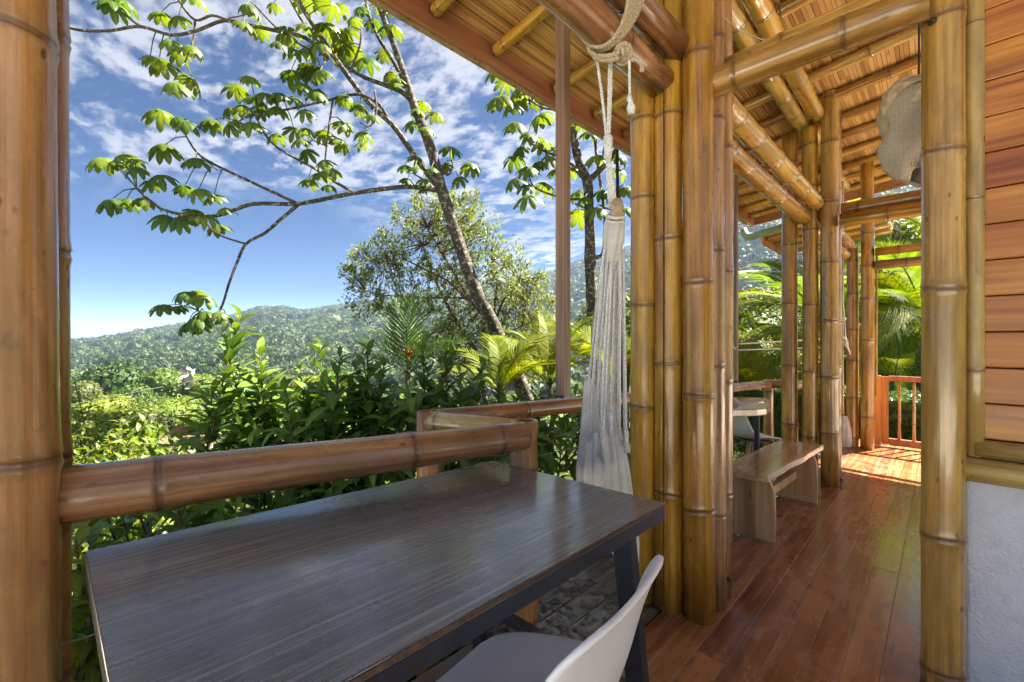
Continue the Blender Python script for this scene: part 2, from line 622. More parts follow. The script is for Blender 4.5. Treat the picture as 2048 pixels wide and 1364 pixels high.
def drop_mat():
    t = NT('rain_water')
    t.b.inputs['Transmission Weight'].default_value = 1.0
    t.b.inputs['IOR'].default_value = 1.33
    return t.set((0.95, 0.97, 1.0), 0.02)


M['water'] = drop_mat()


def ceiling_mat():
    t = NT('split_bamboo_ceiling')
    st = t.noise(t.coord(scale=(1.2, 60, 60)), 1.0, 4, 0.6)
    isl = t.island()
    col = t.ramp(t.math('ADD', t.math('MULTIPLY', st, 0.5), t.math('MULTIPLY', isl, 0.5)), [(0.2, (0.28, 0.125, 0.034)), (0.5, (0.47, 0.245, 0.075)), (0.8, (0.62, 0.37, 0.14))])
    t.bump(st, 0.2, 0.004)
    return t.set(col, 0.5, 0.05)


M['ceiling'] = ceiling_mat()
M['underlay'] = plain('dark_roof_underlay', (0.05, 0.03, 0.018), 0.9)
# foliage
M['l_cecropia'] = leaf_mat('cecropia_leaf', (0.058, 0.105, 0.012), (0.092, 0.15, 0.016), (0.14, 0.20, 0.022), 0.42, 0.45, dry=(0.17, 0.15, 0.03))
M['l_laurel'] = leaf_mat('laurel_leaf', (0.055, 0.12, 0.018), (0.090, 0.175, 0.024), (0.145, 0.24, 0.030), 0.20, 0.42, spec=0.28)
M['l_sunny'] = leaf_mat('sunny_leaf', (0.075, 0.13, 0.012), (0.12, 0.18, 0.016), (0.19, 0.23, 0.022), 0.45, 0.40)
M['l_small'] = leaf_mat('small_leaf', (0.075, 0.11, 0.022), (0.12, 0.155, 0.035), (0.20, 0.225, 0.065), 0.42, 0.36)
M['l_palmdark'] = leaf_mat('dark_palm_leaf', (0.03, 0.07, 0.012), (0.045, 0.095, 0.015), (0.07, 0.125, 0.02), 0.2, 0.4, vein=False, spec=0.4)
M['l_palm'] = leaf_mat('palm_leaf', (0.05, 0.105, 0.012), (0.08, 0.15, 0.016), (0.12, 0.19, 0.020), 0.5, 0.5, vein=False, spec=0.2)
M['l_palmy'] = leaf_mat('sunny_palm_leaf', (0.11, 0.16, 0.012), (0.165, 0.21, 0.016), (0.24, 0.26, 0.022), 0.5, 0.55, vein=False, spec=0.15)  # lighter yellow version of the palm green, sunlit glow put into the colour
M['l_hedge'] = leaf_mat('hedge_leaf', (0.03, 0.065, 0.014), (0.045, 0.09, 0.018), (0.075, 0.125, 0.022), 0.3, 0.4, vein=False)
M['drybrown'] = plain('dry_brown_leaf', (0.24, 0.11, 0.035), 0.7)
M['drypale'] = plain('pale_dead_leaf', (0.50, 0.46, 0.43), 0.8, nscale=8, namt=0.4)
M['red'] = plain('red_petal', (0.55, 0.02, 0.02), 0.5)


def crown_mat(name, dark, mid, light, hv=0.05):
    t = NT(name)
    rn = t.rand()
    col = t.ramp(rn, [(0.05, dark), (0.5, mid), (0.95, light)])
    lc = t.n.new('ShaderNodeObjectInfo').outputs['Location']
    big = t.noise(lc, 0.013, 4, 0.6)
    col = t.hsv(col, t.rng(big, 0.3, 0.7, 0.515, 0.485), 1.0, t.rng(big, 0.32, 0.68, 0.62, 1.45))
    col = t.hsv(col, t.math('ADD', t.math('MULTIPLY', t.island(), 0.02), 0.49), 1.0, t.math('ADD', t.math('MULTIPLY', t.island(), 0.45), 0.78))
    t.set(col, 0.55, spec=0.3)
    tr = t.n.new('ShaderNodeBsdfTranslucent')
    t.l.new(t.hsv(col, 0.48, 1.1, 1.4), tr.inputs[0])
    mx = t.n.new('ShaderNodeMixShader')
    mx.inputs[0].default_value = 0.25
    t.l.new(t.b.outputs[0], mx.inputs[1])
    t.l.new(tr.outputs[0], mx.inputs[2])
    t.l.new(mx.outputs[0], t.out.inputs[0])
    return t.m


M['c_green'] = crown_mat('green_crown', (0.040, 0.078, 0.013), (0.075, 0.125, 0.017), (0.13, 0.175, 0.022))
M['c_yellow'] = crown_mat('yellow_green_crown', (0.11, 0.16, 0.014), (0.16, 0.20, 0.018), (0.22, 0.24, 0.022))
M['c_olive'] = crown_mat('olive_crown', (0.06, 0.075, 0.020), (0.085, 0.10, 0.026), (0.11, 0.12, 0.034))
M['c_forest'] = crown_mat('hill_forest_crown', (0.015, 0.036, 0.009), (0.029, 0.060, 0.013), (0.062, 0.092, 0.019))


def bark_mat(name, c1, c2, c3, sc=9):
    t = NT(name)
    n = t.noise(t.coord(scale=(1, 1, 0.6)), sc, 6, 0.65, 0.5)
    p = t.rng(t.noise(t.coord(), sc * 2.2, 4, 0.6), 0.54, 0.62)
    col = t.ramp(n, [(0.35, c1), (0.6, c2)])
    col = t.mix(t.math('MULTIPLY', p, 0.75), col, c3)
    t.bump(n, 0.6, 0.02)
    return t.set(col, 0.85, spec=0.2)


M['bark'] = bark_mat('lichened_bark', (0.038, 0.031, 0.024), (0.095, 0.078, 0.058), (0.36, 0.33, 0.27))
M['bark_twig'] = bark_mat('twig_bark', (0.05, 0.035, 0.022), (0.12, 0.08, 0.05), (0.18, 0.14, 0.10), 20)
M['stem'] = plain('green_stem', (0.06, 0.075, 0.02), 0.6)


def ground_mat():
    t = NT('leafy_soil')
    n = t.noise(t.coord(), 0.7, 6, 0.6)
    f = t.noise(t.coord(), 9, 5, 0.7)
    col = t.ramp(t.math('ADD', t.math('MULTIPLY', n, 0.6), t.math('MULTIPLY', f, 0.4)), [(0.36, (0.030, 0.034, 0.012)), (0.5, (0.042, 0.058, 0.014)), (0.64, (0.070, 0.085, 0.022))])
    t.bump(f, 0.8, 0.05)
    return t.set(col, 0.95, spec=0.1)


M['ground'] = ground_mat()


def sea_mat():
    t = NT('sea_water')
    n = t.noise(t.coord(), 0.05, 6, 0.6)
    t.bump(n, 0.3, 1.0)
    return t.set((0.02, 0.05, 0.09), 0.15)


M['sea'] = sea_mat()
# ------------------------------------------------------------------ terrain, sea
RIDGE = [(-800, 705), (-200, 698), (60, 694), (130, 690), (200, 686), (280, 670), (340, 659), (430, 650), (520, 622), (560, 620), (610, 628), (640, 622), (690, 615),
         (800, 600), (1000, 574), (1110, 550), (1160, 530), (1250, 505), (1400, 470), (1500, 437), (1700, 400), (2000, 385), (2900, 380)]


def interp(tab, x):
    if x <= tab[0][0]:
        return tab[0][1]
    for (a, b), (c, d) in zip(tab, tab[1:]):
        if x <= c:
            return b + (d - b) * (x - a) / (c - a)
    return tab[-1][1]


def sstep(a, b, x):
    t = min(1.0, max(0.0, (x - a) / (b - a)))
    return t * t * (3 - 2 * t)


def height(x, y):
    fx, rx = x * FW.x + y * FW.y, x * RT.x + y * RT.y
    r = math.hypot(x, y)
    phi = math.atan2(rx, fx)
    ph = max(-1.13, min(1.13, phi))
    u = 1024 + FPX * math.tan(ph)
    el = (682 - interp(RIDGE, u)) / FPX * math.cos(ph)
    Rr = 1050 - 380 * sstep(0.0, 0.5, ph)
    valley = -1.55 - 0.20 * max(0, min(r, 55) - 3.2) - 0.075 * max(0, min(r, 190) - 55)
    side = -0.55 + 0.02 * r
    near = valley + (side - valley) * sstep(0.30, 0.62, ph)
    top = EYE + el * Rr
    t = (r - 190) / (Rr - 190)
    if t <= 0:
        z = near
    elif t <= 1:
        z = near + (top - near) * (0.45 * t + 0.55 * sstep(0, 1, t))
    else:
        z = top - (r - Rr) * 0.14
    if r > 150:
        a = min(1, (r - 150) / 350)
        z += a * 7 * (noise.noise(Vector((x / 120, y / 120, 0.3))) + 0.5 * noise.noise(Vector((x / 47, y / 47, 1.3)))) * (0.35 if t > 0.85 else 1)
    elif r > 4:
        z += min(1, (r - 4) / 30) * 0.6 * noise.noise(Vector((x / 9, y / 9, 2.3)))
    if r > 1400:
        z = max(z, -70)
    return z


mb = MB()
NR, NP = 96, 240
rads = [1.2 * (2300 / 1.2) ** (i / (NR - 1)) for i in range(NR)]
mb.v.append(Vector((0, 0, -1.55)))
for r_ in rads:
    for k in range(NP):
        a = 2 * math.pi * k / NP
        x, y = r_ * math.cos(a), r_ * math.sin(a)
        mb.v.append(Vector((x, y, height(x, y) if r_ > 2 else -1.6)))
for k in range(NP):
    mb.f.append((0, 1 + k, 1 + (k + 1) % NP))
for i in range(NR - 1):
    for k in range(NP):
        a, b = 1 + i * NP, 1 + (i + 1) * NP
        mb.f.append((a + k, b + k, b + (k + 1) % NP, a + (k + 1) % NP))
mb.n = [0.0] * len(mb.v)
hill = mb.build('hills_and_valley', M['ground'], smooth=True)
hill['kind'] = 'structure'
hill['label'] = 'wooded valley floor rising to green hills'

mb = MB()
ring = [(6500 * math.cos(2 * math.pi * k / 64), 6500 * math.sin(2 * math.pi * k / 64)) for k in range(64)]
mb.prism(ring, -48.0, -44.0)
sea = mb.build('sea', M['sea'])
sea['kind'] = 'structure'

# haze: one closed box of even pale air round everything
HZ = bpy.data.materials.new('haze_air')
HZ.use_nodes = True
hn = HZ.node_tree
hn.nodes.clear()
ho = hn.nodes.new('ShaderNodeOutputMaterial')
hv = hn.nodes.new('ShaderNodeVolumePrincipled')
hv.inputs['Color'].default_value = (0.55, 0.74, 1.0, 1)
hv.inputs['Density'].default_value = 0.00023
hv.inputs['Anisotropy'].default_value = 0.2
hn.links.new(hv.outputs[0], ho.inputs['Volume'])
mb = MB()
top = max(v.co.z for v in hill.data.vertices) + 26
bot = min(v.co.z for v in hill.data.vertices) - 3
mb.box((0, 0, (top + bot) / 2), (13800, 13800, top - bot))
haze = mb.build('haze', HZ)
haze['kind'] = 'stuff'

# ------------------------------------------------------------------ floor of the veranda
rg = random.Random(11)


def planked(name, mat, y0, y1, x0f, x1f, pw, ztop, th, lens, parent, gap=0.003, skew=0.0, seed=1, mats=None):
    r_ = random.Random(seed)
    y = y0
    while y < y1 - 0.01:
        w = min(pw, y1 - y)
        x0, x1 = x0f(y + w / 2), x1f(y + w / 2)
        x = x0 - r_.random() * lens[0] * 0.4
        while x < x1:
            L = r_.uniform(*lens)
            a, b = max(x, x0), min(x + L, x1)
            if x1 - b < 0.35:
                b = x1
                L = 99
            if b - a > 0.12:
                dz = r_.uniform(-0.0012, 0.0012)
                m = MB()
                m.box(((a + b) / 2, y + w / 2, ztop - th / 2 + dz), (b - a - gap, w - gap, th))
                o = put('plank', m.mesh('plank', mats[r_.randrange(len(mats))] if mats else mat), parent, None)
                bevel(o, 0.0010, 1)
            x += L
        y += w


mb = MB()
mb.box((2.9, -0.62, -0.045), (8.2, 3.05, 0.03))
floor = mb.build('floor', M['underlay'])
floor['kind'] = 'structure'
planked('plank', M['floor'], -1.55, 0.915, lambda y: -1.1, lambda y: 6.98, 0.107, 0.0, 0.026, (1.1, 3.6), floor, 0.0012, seed=5)


def deck_edge(x):
    return 1.40 if x < 1.10 else 1.79 - (x - 1.10) * 0.105


mb = MB()
mb.prism([(-1.1, 0.925), (6.3, 0.925), (6.3, deck_edge(6.3) - .01), (1.11, deck_edge(1.11) - .01), (1.11, 1.39), (-1.1, 1.39)], -0.065, -0.036)
deck = mb.build('wet_deck', M['underlay'])
deck['kind'] = 'structure'
y = 0.925
rr = random.Random(3)
while y < 1.78:
    w = min(0.115, 1.79 - y)
    xa = -1.1 if y + w <= 1.41 else 1.11
    xb = min(6.3, 1.10 + (1.79 - (y + w)) / 0.105) if y + w > 1.25 else 6.3
    x = xa
    while x < xb - 0.05:
        L = rr.uniform(1.2, 2.6)
        b = min(x + L, xb)
        m = MB()
        m.box(((x + b) / 2, y + w / 2, -0.022 + rr.uniform(-.001, .001)), (b - x - .003, w - .0025, 0.026))
        bevel(put('plank', m.mesh('plank', M['wetboard']), deck), 0.003, 1)
        x = b
    y += w
# added pale paving behind the camera, throwing sunlight up under the roof
BOUNCE_STONE = plain('pale_bounce_stone', (0.74, 0.71, 0.64), 0.8, nscale=12, namt=.15, bump=.2)
mb = MB()
mb.box((-7.4, -3.0, -0.13), (12.4, 14.0, 0.16))
bounce_paving = mb.build('bounce_paving', BOUNCE_STONE)
bounce_paving['kind'] = 'structure'
mb = MB()
mb.box((6.2, -6.6, -0.13), (7.6, 10.0, 0.16))  # second added slab, out of view, bouncing sun into the walkway
side_paving = mb.build('side_bounce_paving', BOUNCE_STONE)
side_paving['kind'] = 'structure'
# rain drops standing on the wet boards
mb = MB()
for i in range(3600):
    x, y = rr.uniform(0.95, 2.6), rr.uniform(0.95, 1.6)
    if y > deck_edge(x) - .06 or (x < 1.1 and y > 1.35):
        continue
    cl = noise.noise(Vector((x * 3.5, y * 5, 4)))
    if cl < -0.55 + rr.random() * 0.25:
        continue
    s = (0.003 + 0.010 * rr.random() ** 2) * (1 + .5 * cl)
    e = rr.uniform(0.7, 1.7)
    an = rr.random() * 3.14
    n = 8
    vs_ = []
    for zr, rs in ((0.0, 1.0), (0.22, 0.92), (0.42, 0.55)):
        for k in range(n):
            a = 2 * math.pi * k / n
            px, py = s * rs * math.cos(a) * e, s * rs * math.sin(a)
            vs_.append(Vector((x + px * math.cos(an) - py * math.sin(an), y + px * math.sin(an) + py * math.cos(an), -0.0075 + zr * s)))
    fs = [(r0 * n + k, r0 * n + (k + 1) % n, (r0 + 1) * n + (k + 1) % n, (r0 + 1) * n + k) for r0 in range(2) for k in range(n)]
    fs.append(tuple(2 * n + k for k in range(n)))
    mb.add(vs_, fs)
drops = mb.build('rain_drops', M['water'], smooth=True)
drops['kind'] = 'stuff'
# edge beam under the deck
mb = MB()
mb.box((0.0, 1.372, -0.13), (2.2, 0.05, 0.15))
mb.bar((1.13, 1.755, -0.13), (6.3, deck_edge(6.3) - .035, -0.13), 0.05, 0.15)
eb = mb.build('deck_edge_board', M['timber'], deck)


# ------------------------------------------------------------------ bamboo
def bamboo_mesh(name, L, r0, r1, nodes, mat, seed=0, sides=26, bend=0.0, hollow=False, bulge=1.0, flat_cut=None):
    r_ = random.Random(seed)
    prof = [(0.0, 1.0, 0.0)]
    for zn in nodes:
        if zn < 0.03 or zn > L - 0.03:
            continue
        s = (r0 + (r1 - r0) * zn / L) / 0.06
        for dz, rs, nv in ((-.10, 0.985, 0), (-.03, 0.995, 0.0), (-.015, 1.03, .20), (-.008, 1.056, .50), (-.004, 1.016, 1.0), (.001, 1.020, .75),
                           (.0055, 1.016, 1.0), (.0095, 1.054, .40), (.017, 1.035, .25), (.04, 1.0, 0.0), (.12, 0.985, 0)):
            z = zn + dz * s
            if 0.004 < z < L - 0.004:
                prof.append((z, 1 + (rs - 1) * bulge, nv))
    prof.append((L, 1.0, 0.0))
    prof.sort()
    tilt = {round(zn, 4): (r_.uniform(-.12, .12), r_.uniform(0, 6.28)) for zn in nodes}
    vs_, fs, nd = [], [], []
    e = r_.uniform(0.97, 1.03)
    ba = r_.uniform(0, 6.28)
    for z, rs, nv in prof:
        rad = (r0 + (r1 - r0) * z / L) * rs
        zn = min(nodes, key=lambda q: abs(q - z)) if nodes else 0
        tl, ta = tilt.get(round(zn, 4), (0, 0))
        w = max(0, 1 - abs(z - zn) / 0.12) if nodes else 0
        bx = bend * math.sin(math.pi * z / L)
        for k in range(sides):
            a = 2 * math.pi * k / sides
            wob = 1 + 0.012 * noise.noise(Vector((math.cos(a) * 1.3 + seed, math.sin(a) * 1.3, z * 2.0)))
            vs_.append(Vector((rad * e * math.cos(a) * wob + bx * math.cos(ba), rad / e * math.sin(a) * wob + bx * math.sin(ba),
                               min(L, max(0, z + (tl * rad * math.cos(a - ta) * w if 0.02 < z < L - 0.02 else 0))))))
            nd.append(nv)
    n = len(prof)
    for i in range(n - 1):
        for k in range(sides):
            k2 = (k + 1) % sides
            fs.append((i * sides + k, i * sides + k2, (i + 1) * sides + k2, (i + 1) * sides + k))
    fs.append(tuple(range(sides - 1, -1, -1)))
    if hollow:
        b = len(vs_)
        top = n - 1
        for rs, dz in ((0.80, 0.0), (0.78, -0.07)):
            for k in range(sides):
                a = 2 * math.pi * k / sides
                vs_.append(Vector((r1 * rs * math.cos(a), r1 * rs * math.sin(a), L + dz)))
                nd.append(0.15 if dz == 0 else 0.9)
        for k in range(sides):
            k2 = (k + 1) % sides
            fs.append((top * sides + k, top * sides + k2, b + k2, b + k))
            fs.append((b + k, b + k2, b + sides + k2, b + sides + k))
        fs.append(tuple(b + sides + k for k in range(sides)))
    else:
        fs.append(tuple((n - 1) * sides + k for k in range(sides)))
    me = bpy.data.meshes.new(name)
    me.from_pydata([tuple(p) for p in vs_], [], fs)
    a = me.attributes.new('node', 'FLOAT', 'POINT')
    a.data.foreach_set('value', nd)
    me.materials.append(mat)
    me.polygons.foreach_set('use_smooth', [len(p.vertices) == 4 for p in me.polygons])
    me.update()
    return me


SEED = [100]


def bamboo(name, p0, p1, r0, r1=None, mat='bamboo', space=0.36, off=None, nodes=None, parent=None, label=None, cat=None, group=None, bend=0.0, hollow=False, bulge=1.0, sides=26):
    p0, p1 = Vector(p0), Vector(p1)
    L = (p1 - p0).length
    r1 = r1 if r1 is not None else r0
    SEED[0] += 1
    r_ = random.Random(SEED[0])
    if nodes is None:
        nodes, z = [], (off if off is not None else r_.uniform(0.1, space))
        while z < L - 0.04:
            nodes.append(z)
            z += space * r_.uniform(0.86, 1.14)
    me = bamboo_mesh(name, L, r0, r1, nodes, M[mat], SEED[0], sides, bend, hollow, bulge)
    q = (p1 - p0).to_track_quat('Z', 'Y')
    o = put(name, me, parent, Matrix.Translation(p0) @ q.to_matrix().to_4x4() @ Matrix.Rotation(r_.uniform(0, 0.4), 4, 'Z'))
    if label:
        tag(o, label, cat, group)
    return o


def bolt(parent, p, n, r=0.011):
    p, n = Vector(p), Vector(n).normalized()
    m = MB()
    m.tube([p - n * 0.012, p + n * 0.006, p + n * 0.010], [r, r, r * 0.6], 8)
    m.build('bolt', M['bolt'], parent)


def vnodes(us_d, *vs_):
    """Heights of the node rings seen at photo rows vs_ on a pole d metres ahead."""
    return sorted(EYE + (682 - v) / FPX * us_d for v in vs_)


def pole(xy, r, mat, label, rows=(), z1=3.3, group=None, r1=None, space=0.38, bend=0.0, z0=0.0):
    bend = bend or 0.007
    d = xy[0] * FW.x + xy[1] * FW.y
    nodes = [z - z0 for z in vnodes(d, *rows)] if rows else None
    if nodes:
        z = nodes[-1] + space
        while z < z1 - z0 - 0.05:
            nodes.append(z)
            z += space
    return bamboo('bamboo_pole', (xy[0], xy[1], z0), (xy[0], xy[1], z1), r, r1 or r * 0.94, mat, space, nodes=nodes, label=label, cat='pole', group=group, bend=bend)


GC = 'bamboo poles of the veranda'
p = pole((-0.116, 1.332), 0.092, 'bamboo_tan', 'thick reddish bamboo pole at the left end of the near railing', (75, 918, 1480), 3.3, GC, 0.060, 0.6, 0.0005, z0=-1.2)
p = pole((-0.094, 1.500), 0.072, 'bamboo_tan', 'slim bamboo pole almost hidden behind the thick reddish one', (), 3.3, GC, 0.056, 0.5, 0.0005, z0=-1.2)
p = pole((1.925, 1.029), 0.063, 'bamboo', 'centre cluster pole nearest the white hammock chair', (400, 610, 812, 1002), 3.3, GC)
bolt(p, (1.87, 1.01, 0.10), (-1, -.5, 0))
p = pole((1.945, 0.905), 0.065, 'bamboo', 'centre cluster pole with a long vertical crack, between the hammock pole and the front pole', (236, 480, 727, 985), 3.3, GC)
# the long crack: a dark groove strip let into the surface
cr = MB()
cdir = (Vector((0, 0, 0)) - Vector((1.945, 0.905, 0))).normalized()
cdir = Matrix.Rotation(R(-22), 3, 'Z') @ cdir
cp = Vector((1.945, 0.905, 0)) + cdir * 0.0625
cr.bar(cp + Vector((0, 0, 0.03)), cp + Vector((0, 0, 3.2)), 0.003, 0.010, up=(cdir.x, cdir.y, 0))
cr.build('crack', M['underlay'], p)
p = pole((1.967, 0.775), 0.067, 'bamboo', 'front pole of the centre cluster, thickest of it, standing on the red boards', (112, 566, 792, 1015), 3.3, GC)
bolt(p, at(1416, 1203, 1.93), -FW)
bolt(p, at(1398, 78, 1.94), -FW, 0.008)
p = pole((2.105, 0.765), 0.061, 'bamboo_red', 'dark reddish pole squeezed behind the front pole of the centre cluster', (243, 505, 730, 1025), 3.3, GC)
p = pole((2.225, 0.775), 0.056, 'bamboo_red', 'rearmost reddish pole of the centre cluster, beside the bench end', (300, 545, 760, 985), 3.3, GC)
bolt(p, at(1459, 1160, 2.06), -FW)
p = pole((2.187, -0.003), 0.0575, 'bamboo_old', 'glossy olive pole at the corner of the plank wall', (40, 305, 578, 1070, 1335), 3.3, GC, 0.0555, bend=0.001)
bolt(p, at(1922, 982, 1.50), -FW, 0.009)
bolt(p, at(1866, 42, 1.50), -FW, 0.009)
p = pole((4.60, 0.985), 0.064, 'bamboo', 'left pole of the middle cluster, behind the live-edge table', (490, 607, 730, 848), 3.16, GC)
p = pole((4.60, 0.835), 0.064, 'bamboo', 'middle pole of the middle cluster behind the bench', (460, 610, 742, 872), 3.16, GC)
p = pole((4.60, 0.685), 0.068, 'bamboo_old', 'right pole of the middle cluster, rising highest to the rafters', (285, 405, 524, 641, 753, 867), 3.42, GC)
bolt(p, at(1683, 960, 3.72), -FW)
p = pole((4.75, 0.68), 0.055, 'bamboo_red', 'thin reddish pole half hidden behind the middle cluster', (), 3.3, GC)
p = pole((6.43, 0.745), 0.060, 'bamboo', 'left pole of the far cluster next to the gate', (), 2.42, GC, space=0.42)
p = pole((6.39, 0.605), 0.064, 'bamboo', 'right pole of the far cluster beside the gate post', (598, 680, 833), 3.3, GC)
p = pole((6.50, 0.88), 0.052, 'bamboo_red', 'shaded pole behind the far cluster', (), 3.2, GC)
# slat along the far cluster
bamboo('bamboo_strip', (6.405, 0.528, 0.62), (6.405, 0.522, 2.3), 0.011, 0.010, 'bamboo', 0.4, label='thin split strip nailed upright on the far cluster by the gate', cat='strip', sides=10)

# beams
GB = 'bamboo beams of the veranda'


def beam(p0, p1, r, mat, label, **k):
    return bamboo('bamboo_beam', p0, p1, r, k.pop('r1', None), mat, label=label, cat='beam', group=GB, **k)


beam((0.15, 0.935, 2.470), (1.905, 0.930, 2.465), 0.068, 'bamboo_red', 'lower dark eave beam carrying the hammock rope', space=0.9, off=0.55)
beam((0.15, 0.865, 2.602), (1.98, 0.860, 2.602), 0.064, 'bamboo_red', 'upper dark beam lying on the hammock beam', space=0.8)
beam((2.27, 0.885, 2.36), (4.545, 0.865, 2.345), 0.065, 'bamboo', 'lower of the two shiny beams between centre and middle clusters', space=0.36, r1=0.06)
beam((2.27, 0.800, 2.475), (4.545, 0.775, 2.455), 0.062, 'bamboo', 'upper of the two shiny beams between centre and middle clusters', space=0.36)
beam((2.03, 0.755, 2.427), (2.06, 0.03, 2.427), 0.061, 'bamboo_old', 'lower beam over the walkway between centre cluster and corner pole', space=0.42, off=0.12)
beam((2.165, 0.72, 2.540), (2.165, 0.03, 2.540), 0.060, 'bamboo_old', 'upper beam over the walkway set behind the lower one', space=0.36)
beam((2.4, 0.90, 3.235), (4.62, 0.90, 3.225), 0.062, 'bamboo_old', 'roof purlin landing on the middle cluster, streaked olive', space=0.38)
beam((2.4, 0.765, 3.245), (4.53, 0.775, 3.235), 0.060, 'bamboo', 'inner roof purlin beside the streaked olive one', space=0.5)
beam((4.70, 0.88, 3.235), (6.9, 0.88, 3.225), 0.062, 'bamboo', 'roof purlin continuing past the middle cluster', space=0.42)
beam((4.55, 0.61, 2.275), (4.60, -0.25, 2.275), 0.056, 'bamboo', 'lower cross beam at the middle cluster', space=0.45)
beam((4.64, 0.61, 2.385), (4.64, -0.25, 2.385), 0.056, 'bamboo_old', 'upper cross beam at the middle cluster', space=0.45)
beam((4.68, 0.845, 2.285), (6.36, 0.80, 2.26), 0.055, 'bamboo', 'lower beam running to the far cluster', space=0.34)
beam((4.68, 0.78, 2.385), (6.36, 0.745, 2.36), 0.052, 'bamboo_red', 'upper beam running to the far cluster', space=0.34)
beam((6.36, 0.53, 2.115), (6.36, -0.6, 2.115), 0.050, 'bamboo_red', 'lower cross beam above the gate', space=0.4)
beam((6.36, 0.53, 2.265), (6.36, -0.6, 2.265), 0.046, 'bamboo', 'upper cross beam above the gate', space=0.4)

# ------------------------------------------------------------------ roof
SL = 0.10                                   # fall of the roof per metre towards the eave
EAVE_Y = 2.17


def rz(y):                                  # rafter axis height
    return 3.355 - SL * (y - 0.85)


roof = empty('veranda_roof', (0.45, EAVE_Y, 3.15), 'wide veranda roof with bamboo rafters under a split bamboo ceiling', 'roof')
rx = [0.55, 1.03, 1.49, 1.98, 2.62, 3.17]
while rx[-1] < 7.5:
    rx.append(rx[-1] + 0.475)
rr = random.Random(8)
for x in rx:
    y1 = EAVE_Y - 0.035
    bamboo('rafter', (x, -2.4, rz(-2.4)), (x + rr.uniform(-.02, .02), y1, rz(y1)), 0.043, 0.039, rr.choice(['bamboo', 'bamboo_old', 'bamboo']), 0.42, parent=roof, sides=16)
X0R, X1R = 0.45, 7.74
mb = MB()
rr = random.Random(21)
y = -2.4
while y < EAVE_Y - 0.02:
    w = rr.uniform(0.016, 0.034)
    x = X0R
    while x < X1R:
        L = rr.uniform(1.2, 3.2)
        b = min(X1R, x + L)
        zc = rz(y) + 0.048 + rr.uniform(0, 0.006)
        mb.bar((x, y + w / 2, zc), (b - 0.002, y + w / 2 + rr.uniform(-.002, .002), zc + rr.uniform(-.002, .002)), w - rr.uniform(0.001, 0.004), 0.006)
        x = b
    y += w
strips = mb.build('ceiling_strips', M['ceiling'], roof)
strips['kind'] = 'stuff'
mb = MB()
q = lambda o: [(X0R, -2.4), (X1R, -2.4), (X1R, EAVE_Y - 0.01), (X0R, EAVE_Y - 0.01)]
mb.prism(q(0), lambda x, y: rz(y) + 0.062, lambda x, y: rz(y) + 0.10)
mb.build('roof_deck', M['underlay'], roof)
# fascia: main board with a thin drip edge
mb = MB()
mb.box(((X0R + X1R) / 2, EAVE_Y, rz(EAVE_Y) - 0.0), (X1R - X0R, 0.028, 0.19))
bevel(mb.build('fascia_board', M['fascia'], roof), 0.004)
mb = MB()
mb.box(((X0R + X1R) / 2, EAVE_Y + 0.034, rz(EAVE_Y) - 0.078), (X1R - X0R, 0.04, 0.05))
mb.build('drip_edge', M['timber'], roof)
mb = MB()
mb.box(((X0R + X1R) / 2, 1.34, rz(1.34) - 0.10), (X1R - X0R - .1, 0.03, 0.115))
bevel(mb.build('purlin_board', M['fascia'], roof), 0.004)
mb = MB()
mb.bar((X1R, -2.4, rz(-2.4)), (X1R, EAVE_Y, rz(EAVE_Y)), 0.028, 0.16)
mb.build('verge_board', M['fascia'], roof)
# greenish gutter pipe under the roof end
gp = [at(1575, 452, 5.95), at(1540, 463, 6.45), at(1510, 471, 6.9), at(1497, 474, 7.1), at(1489, 468, 7.2), at(1487, 458, 7.22)]
mb = MB()
mb.tube(gp, [0.055, 0.055, 0.055, 0.058, 0.056, 0.05], 14)
tag(mb.build('gutter_pipe', plain('aged_green_pipe', (0.33, 0.36, 0.20), 0.45), smooth=True), 'pale green round gutter pipe hanging below the roof end', 'pipe')
# second, lower roof behind
r2 = empty('lower_roof', (8.15, 2.0, 2.9), 'lower roof edge showing beyond the gutter pipe', 'roof')
for i in range(4):
    x = 8.25 + 0.5 * i
    bamboo('rafter', (x, 0.6, 3.14), (x, 2.1, 2.99), 0.043, 0.04, 'bamboo', 0.4, parent=r2, sides=12)
mb = MB()
mb.box((9.1, 2.14, 2.985), (1.95, 0.028, 0.18))
mb.build('fascia_board', M['fascia'], r2)
mb = MB()
mb.prism([(8.13, .6), (10.05, .6), (10.05, 2.15), (8.13, 2.15)], lambda x, y: 3.20 - .10 * (y - .6), lambda x, y: 3.25 - .10 * (y - .6))
mb.build('roof_deck', M['ceiling'], r2)

# ------------------------------------------------------------------ walls on the right
WX = 2.245
wall = empty('plank_wall', (WX, -0.6, 0.9), 'varnished wall of horizontal wooden boards behind the corner pole', 'wall')
z = 0.905
k = 0
while z < 3.3:
    mb = MB()
    t_ = 0.0012 * ((k * 7) % 3)
    mb.box((WX + 0.012 - t_, -1.305, z + 0.0615), (0.022, 2.41, 0.1225))
    bevel(mb.build('board', M['siding'], wall), 0.004, 2)
    z += 0.1262
    k += 1
mb = MB()
mb.box((WX + 0.10, -1.285, 2.03), (0.14, 2.45, 2.56))
mb.build('backing', M['underlay'], wall)
low = empty('stucco_wall', (WX, -0.9, 0), 'low white stucco wall under the plank wall', 'wall')
mb = MB()
mb.box((WX + 0.085, -1.285, 0.37), (0.17, 2.45, 0.78))
o = mb.build('stucco_face', M['stucco'], low)
bevel(o, 0.012, 3)
